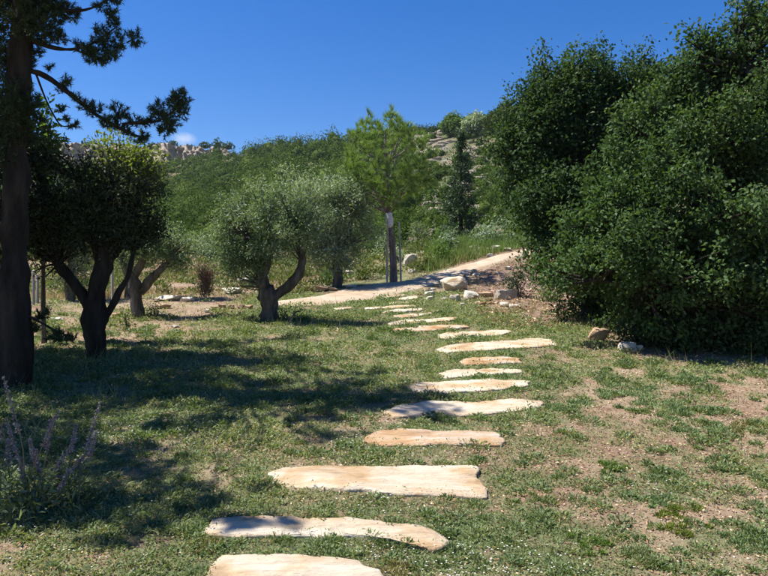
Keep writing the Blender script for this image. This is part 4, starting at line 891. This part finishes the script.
# ------------------------------------------------------------------ lawn: leaves, blades, flowers, litter, pebbles
n = 66000
y = 2.2*(17.0/2.2)**RS.uniform(0, 1, n); x = RS.uniform(-1, 1, n)*(.60*y+.6)
g = green(x, y); k = (g+RS.normal(size=n)*.18 > .46) & ~on_hard(x, y) & ~((y > 9.5) & (x > 3.3+.2*(y-9.5)))
x, y, g = x[k], y[k], g[k]
sc = (np.maximum(y, 3)/4.0)**.75; pt = 7
X = np.repeat(x, pt); Y = np.repeat(y, pt); S = np.repeat(sc, pt); GG = np.repeat(g, pt); m = len(X)
ox = RS.normal(size=(m, 2))*.022*S[:, None]; X = X+ox[:, 0]; Y = Y+ox[:, 1]
Z = H(X, Y)
tallm = np.repeat(sstep(.45, .75, n2(x, y, 1.7, 50.)), pt)
C = np.stack([X, Y, Z+RS.uniform(0, .018, m)*S*(.6+tallm)], 1)
T = unit(np.c_[RS.normal(size=(m, 2)), RS.uniform(.05, 1.1, m)]); N = unit(RS.normal(size=(m, 3))*.6+[0, 0, 1.])
rnd = np.clip(RS.beta(2, 2.4, m)*.8+.12-.25*(GG-.6)+np.repeat(n2(x, y, 1.1, 61.)-.5, pt)*.6, 0, 1)
hd = on_hard(X, Y); C[hd, 2] += .036; ok = ~hd | (RS.uniform(size=m) < .45)
obj('lawn_grass', [leaves(C[ok], T[ok], N[ok], (.022*S*(.7+.6*tallm)*RS.uniform(.6, 1.4, m))[ok], (.0085*S*RS.uniform(.7, 1.3, m))[ok], rnd[ok])], M['lawn'], kind='stuff', label='low green lawn of small leaves between the stepping stones')
n = 30000; y = 2.2*(15/2.2)**RS.uniform(0, 1, n); x = RS.uniform(-1, 1, n)*(.60*y+.6); k = (green(x, y)+RS.normal(size=n)*.2 > .4) & ~on_hard(x, y) & ~((y > 9.5) & (x > 3.4+.2*(y-9.5)))
x, y = x[k], y[k]; sc = (np.maximum(y, 3)/4)**.7
obj('grass_blades', [blades(x, y, (.035+.09*sstep(.5, .75, n2(x, y, 2.3, 33.)))*sc*RS.uniform(.5, 1.6, len(x)), .0038*sc, np.clip(RS.beta(2, 2, len(x))+.1, 0, 1), .5)], M['lawn'], kind='stuff', label='thin grass blades in the lawn')
n = 9000; x = RS.uniform(bank[:, 0].min()-.3, bank[:, 0].max()+.5, n); y = RS.uniform(bank[:, 1].min()-.8, bank[:, 1].max()+.3, n); k = ~on_hard(x, y, False) & (n2(x, y, 1.4, 5.) > .5); x, y = x[k], y[k]
obj('bank_weeds', [blades(x, y, RS.uniform(.05, .22, len(x)), .012, RS.beta(2, 1.6, len(x)), .6)], M['straw'], kind='stuff', label='dry weeds growing over the red earth bank')
n = 2600; x = RS.uniform(bank[:, 0].min()-.2, bank[:, 0].max()+.2, n); y = RS.uniform(bank[:, 1].min()-.3, bank[:, 1].max()+.2, n); k = ~on_hard(x, y); x, y = x[k], y[k]; m = len(x)
obj('bank_litter', [leaves(np.stack([x, y, H(x, y)+.045], 1), unit(np.c_[RS.normal(size=(m, 2)), RS.uniform(-.1, .4, m)]), unit(RS.normal(size=(m, 3))*.4+[0, 0, 1]), .08*RS.uniform(.4, 1.5, m), .04, RS.beta(1.5, 1.5, m))], M['litter'], kind='stuff', label='dry leaves and stone chips on the red earth bank')
ch = []; wk = 0
for _ in range(900):
    y = 2.4*(13/2.4)**RS.uniform(); x = RS.uniform(-1, 1)*.58*y
    if on_hard(np.array([x]), np.array([y]))[0] or (y > 9 and x > 3): continue
    s_ = (max(y, 3)/4)**.6; r = RS.uniform(.025, .10)*s_; n = int(40+900*r); th = RS.uniform(0, 6.28, n); rr = r*RS.uniform(0, 1, n)**.7
    px_, py_ = x+rr*np.cos(th), y+rr*np.sin(th); c = np.stack([px_, py_, H(px_, py_)+RS.uniform(0, .6, n)*(r-rr)*.9], 1)
    T = unit(np.stack([np.cos(th)*.8, np.sin(th)*.8, RS.uniform(.1, 1.2, n)], 1)+RS.normal(size=(n, 3))*.3); k0 = RS.uniform(0, .55)
    ch.append(leaves(c, T, unit(RS.normal(size=(n, 3))*.5+[0, 0, 1.]), RS.uniform(.5, 1.3, n)*.028*s_, .0095*s_, np.clip(k0+RS.normal(size=n)*.12, 0, 1)))
obj('lawn_weeds', ch, M['lawn'], kind='stuff', label='small weed rosettes scattered through the lawn')
# small white flowers, in drifts
n = 9000; y = 2.4*(9./2.4)**RS.uniform(0, 1, n); x = RS.uniform(-1, .75, n)*(.58*y); f = n2(x, y, 1.3, 90.); k = (f+RS.normal(size=n)*.05 > .555+.10*sstep(0., 1.2, x)) & (green(x, y) > .4) & ~on_hard(x, y)
x, y = x[k][:1500], y[k][:1500]; m = len(x); pt = 5
c = np.stack([x, y, H(x, y)+RS.uniform(.015, .05, m)], 1); th = np.tile(np.arange(pt)*2*np.pi/pt, m)+np.repeat(RS.uniform(0, 6, m), pt)
obj('white_flowers', [leaves(np.repeat(c, pt, 0), unit(np.stack([np.cos(th), np.sin(th), np.full(m*pt, .25)], 1)), np.tile([[0, -.2, 1.]], (m*pt, 1)), np.repeat(.0052*(np.maximum(y, 3)/3.5)**.5, pt), np.repeat(.0042*(np.maximum(y, 3)/3.5)**.5, pt), RS.uniform(0, 1, m*pt))], M['petal'], kind='stuff', label='tiny white flowers scattered over the lawn')
# dry leaf litter and pebbles
n = 44000; y = 2.2*(13/2.2)**RS.uniform(0, 1, n); x = RS.uniform(-1, 1, n)*(.60*y+.5); k = (green(x, y)+RS.normal(size=n)*.2 < .52+.25*(RS.uniform(size=n) < .1)) & ~on_hard(x, y)
x, y = x[k], y[k]; m = len(x); sc = (np.maximum(y, 3)/4)**.6
obj('dry_litter', [leaves(np.stack([x, y, H(x, y)+.006], 1), unit(np.c_[RS.normal(size=(m, 2)), RS.uniform(-.1, .5, m)]), unit(RS.normal(size=(m, 3))*.4+[0, 0, 1]), .022*sc*RS.uniform(.5, 1.5, m), .010*sc, RS.beta(1.5, 2, m))], M['litter'], kind='stuff', label='dry brown leaf litter on the bare soil')
n = 6500; y = 2.3*(16/2.3)**RS.uniform(0, 1, n); x = RS.uniform(-1, 1, n)*(.58*y); k = ((green(x, y) < .42) | (RS.uniform(size=n) < .04)) & ~on_hard(x, y); x, y = x[k][:2600], y[k][:2600]
iv, jf = icosphere(1); m = len(x); r = .006*np.minimum(np.exp(RS.normal(size=m)*.5), 1.7)*(np.maximum(y, 3)/4)**.4
V = (iv[None]*(r[:, None]*RS.uniform(.6, 1.3, (m, 3))*[1, 1, .6])[:, None, :]*(1+RS.normal(size=(m, len(iv), 1))*.12)+np.stack([x, y, H(x, y)+r*.25], 1)[:, None, :]).reshape(-1, 3)
obj('pebbles', [(V, (jf[None]+(np.arange(m)*len(iv))[:, None, None]).reshape(-1, 3), None)], M['rock_pebble'], kind='stuff', label='pale pebbles on the bare soil')
# cushions of blue-green and bright plants on the lawn
CU = [(692, 406, 32, 9, 'bluegreen', 'wide blue-green cushion plant on the lawn before the front oak'), (690, 424, 22, 8, 'bluegreen', 'blue-green cushion just nearer than the wide one'), (716, 466, 13, 9, 'bluegreen', 'small rounded blue-green plant in the bare patch'),
      (690, 522, 19, 8, 'lime', 'bright yellow-green plant low on the lawn'), (738, 542, 20, 10, 'bluegreen', 'grey-green weed cushion beyond the bright yellow-green plant'), (596, 546, 12, 9, 'green_blade', 'dark green weed tuft on the near bare soil'),
      (614, 468, 9, 7, 'green_blade', 'single leafy weed in the middle of the bare lawn'), (150, 432, 14, 9, 'bluegreen', 'pale blue-green plant in the shadowed lawn'), (560, 408, 14, 5, 'bluegreen', 'blue-green patch next to the fifth slab'),
      (748, 430, 12, 12, 'straw', 'grassy straw-green tuft at the lawn edge'), (660, 500, 12, 6, 'bluegreen', 'low grey-green rosette on the bare lawn'), (640, 560, 14, 8, 'lawn', 'weedy tuft close to the bottom edge of the picture'), (395, 570, 16, 9, 'straw', 'grass tuft at the end of the nearest slab'),
      (690, 380, 14, 6, 'bluegreen', 'small blue-green cushion in the oak shade edge'), (620, 385, 26, 5, 'bluegreen', 'flat blue-green mat on the lawn'), (205, 545, 14, 10, 'straw', 'tuft of dry grass between the two nearest slabs'), (545, 500, 12, 5, 'lawn', 'flat weed beside the third slab')]
for i, (px, py, rx, ry, mt, lab) in enumerate(CU):
    g = G(px, py); s = g[1]/FPX; r = np.array([rx*s, rx*s*.8, ry*s*.9]); n = int(900+9000*rx*s*rx*s*4)
    t = thing('cushion_plant', lab, 'plant', g, 'low plants on the lawn')
    cc = np.c_[RS.normal(size=(12, 2))*[.8, 1.1], np.zeros(12)]; w = RS.randint(0, 12, n); sz = RS.uniform(.12, .6, 12)[w][:, None]
    d0 = rdir(n); d0[:, 2] = np.abs(d0[:, 2])*.8; p = g+(cc[w]+d0*sz*RS.uniform(.1, 1, n)[:, None]**.6)*r*[1, 1, 1]; p[:, 2] = np.maximum(p[:, 2]-g[2], 0)+H(p[:, 0], p[:, 1])
    T = unit(d0*.8+rdir(n)*.9+[0, 0, .4]); sc = max(1, g[1]/5)
    obj('leaves', [leaves(p, T, rdir(n), .024*sc*RS.uniform(.5, 1.3, n), .006*sc, RS.beta(2, 2, n))], M[mt], t, kind='stuff')

# ------------------------------------------------------------------ thin air between here and the hill
hm, ht, ho = mat_new('thin_haze')
hv = nd(ht, 'ShaderNodeVolumePrincipled', Density=.00014, Anisotropy=.3); hv.inputs['Color'].default_value = (.80, .88, 1.0, 1)
ht.links.new(hv.outputs[0], ho.inputs['Volume'])
zlo = -40*.085-4.; zhi = 110.
hx = np.array([[sx, sy, sz] for sz in (zlo, zhi) for sy in (-62., 705.) for sx in (-425., 425.)])
obj('haze', [(hx, np.array([[0, 2, 3, 1], [4, 5, 7, 6], [0, 1, 5, 4], [2, 6, 7, 3], [0, 4, 6, 2], [1, 3, 7, 5]]), None)], hm, kind='stuff', label='thin pale haze in the air before the hill')
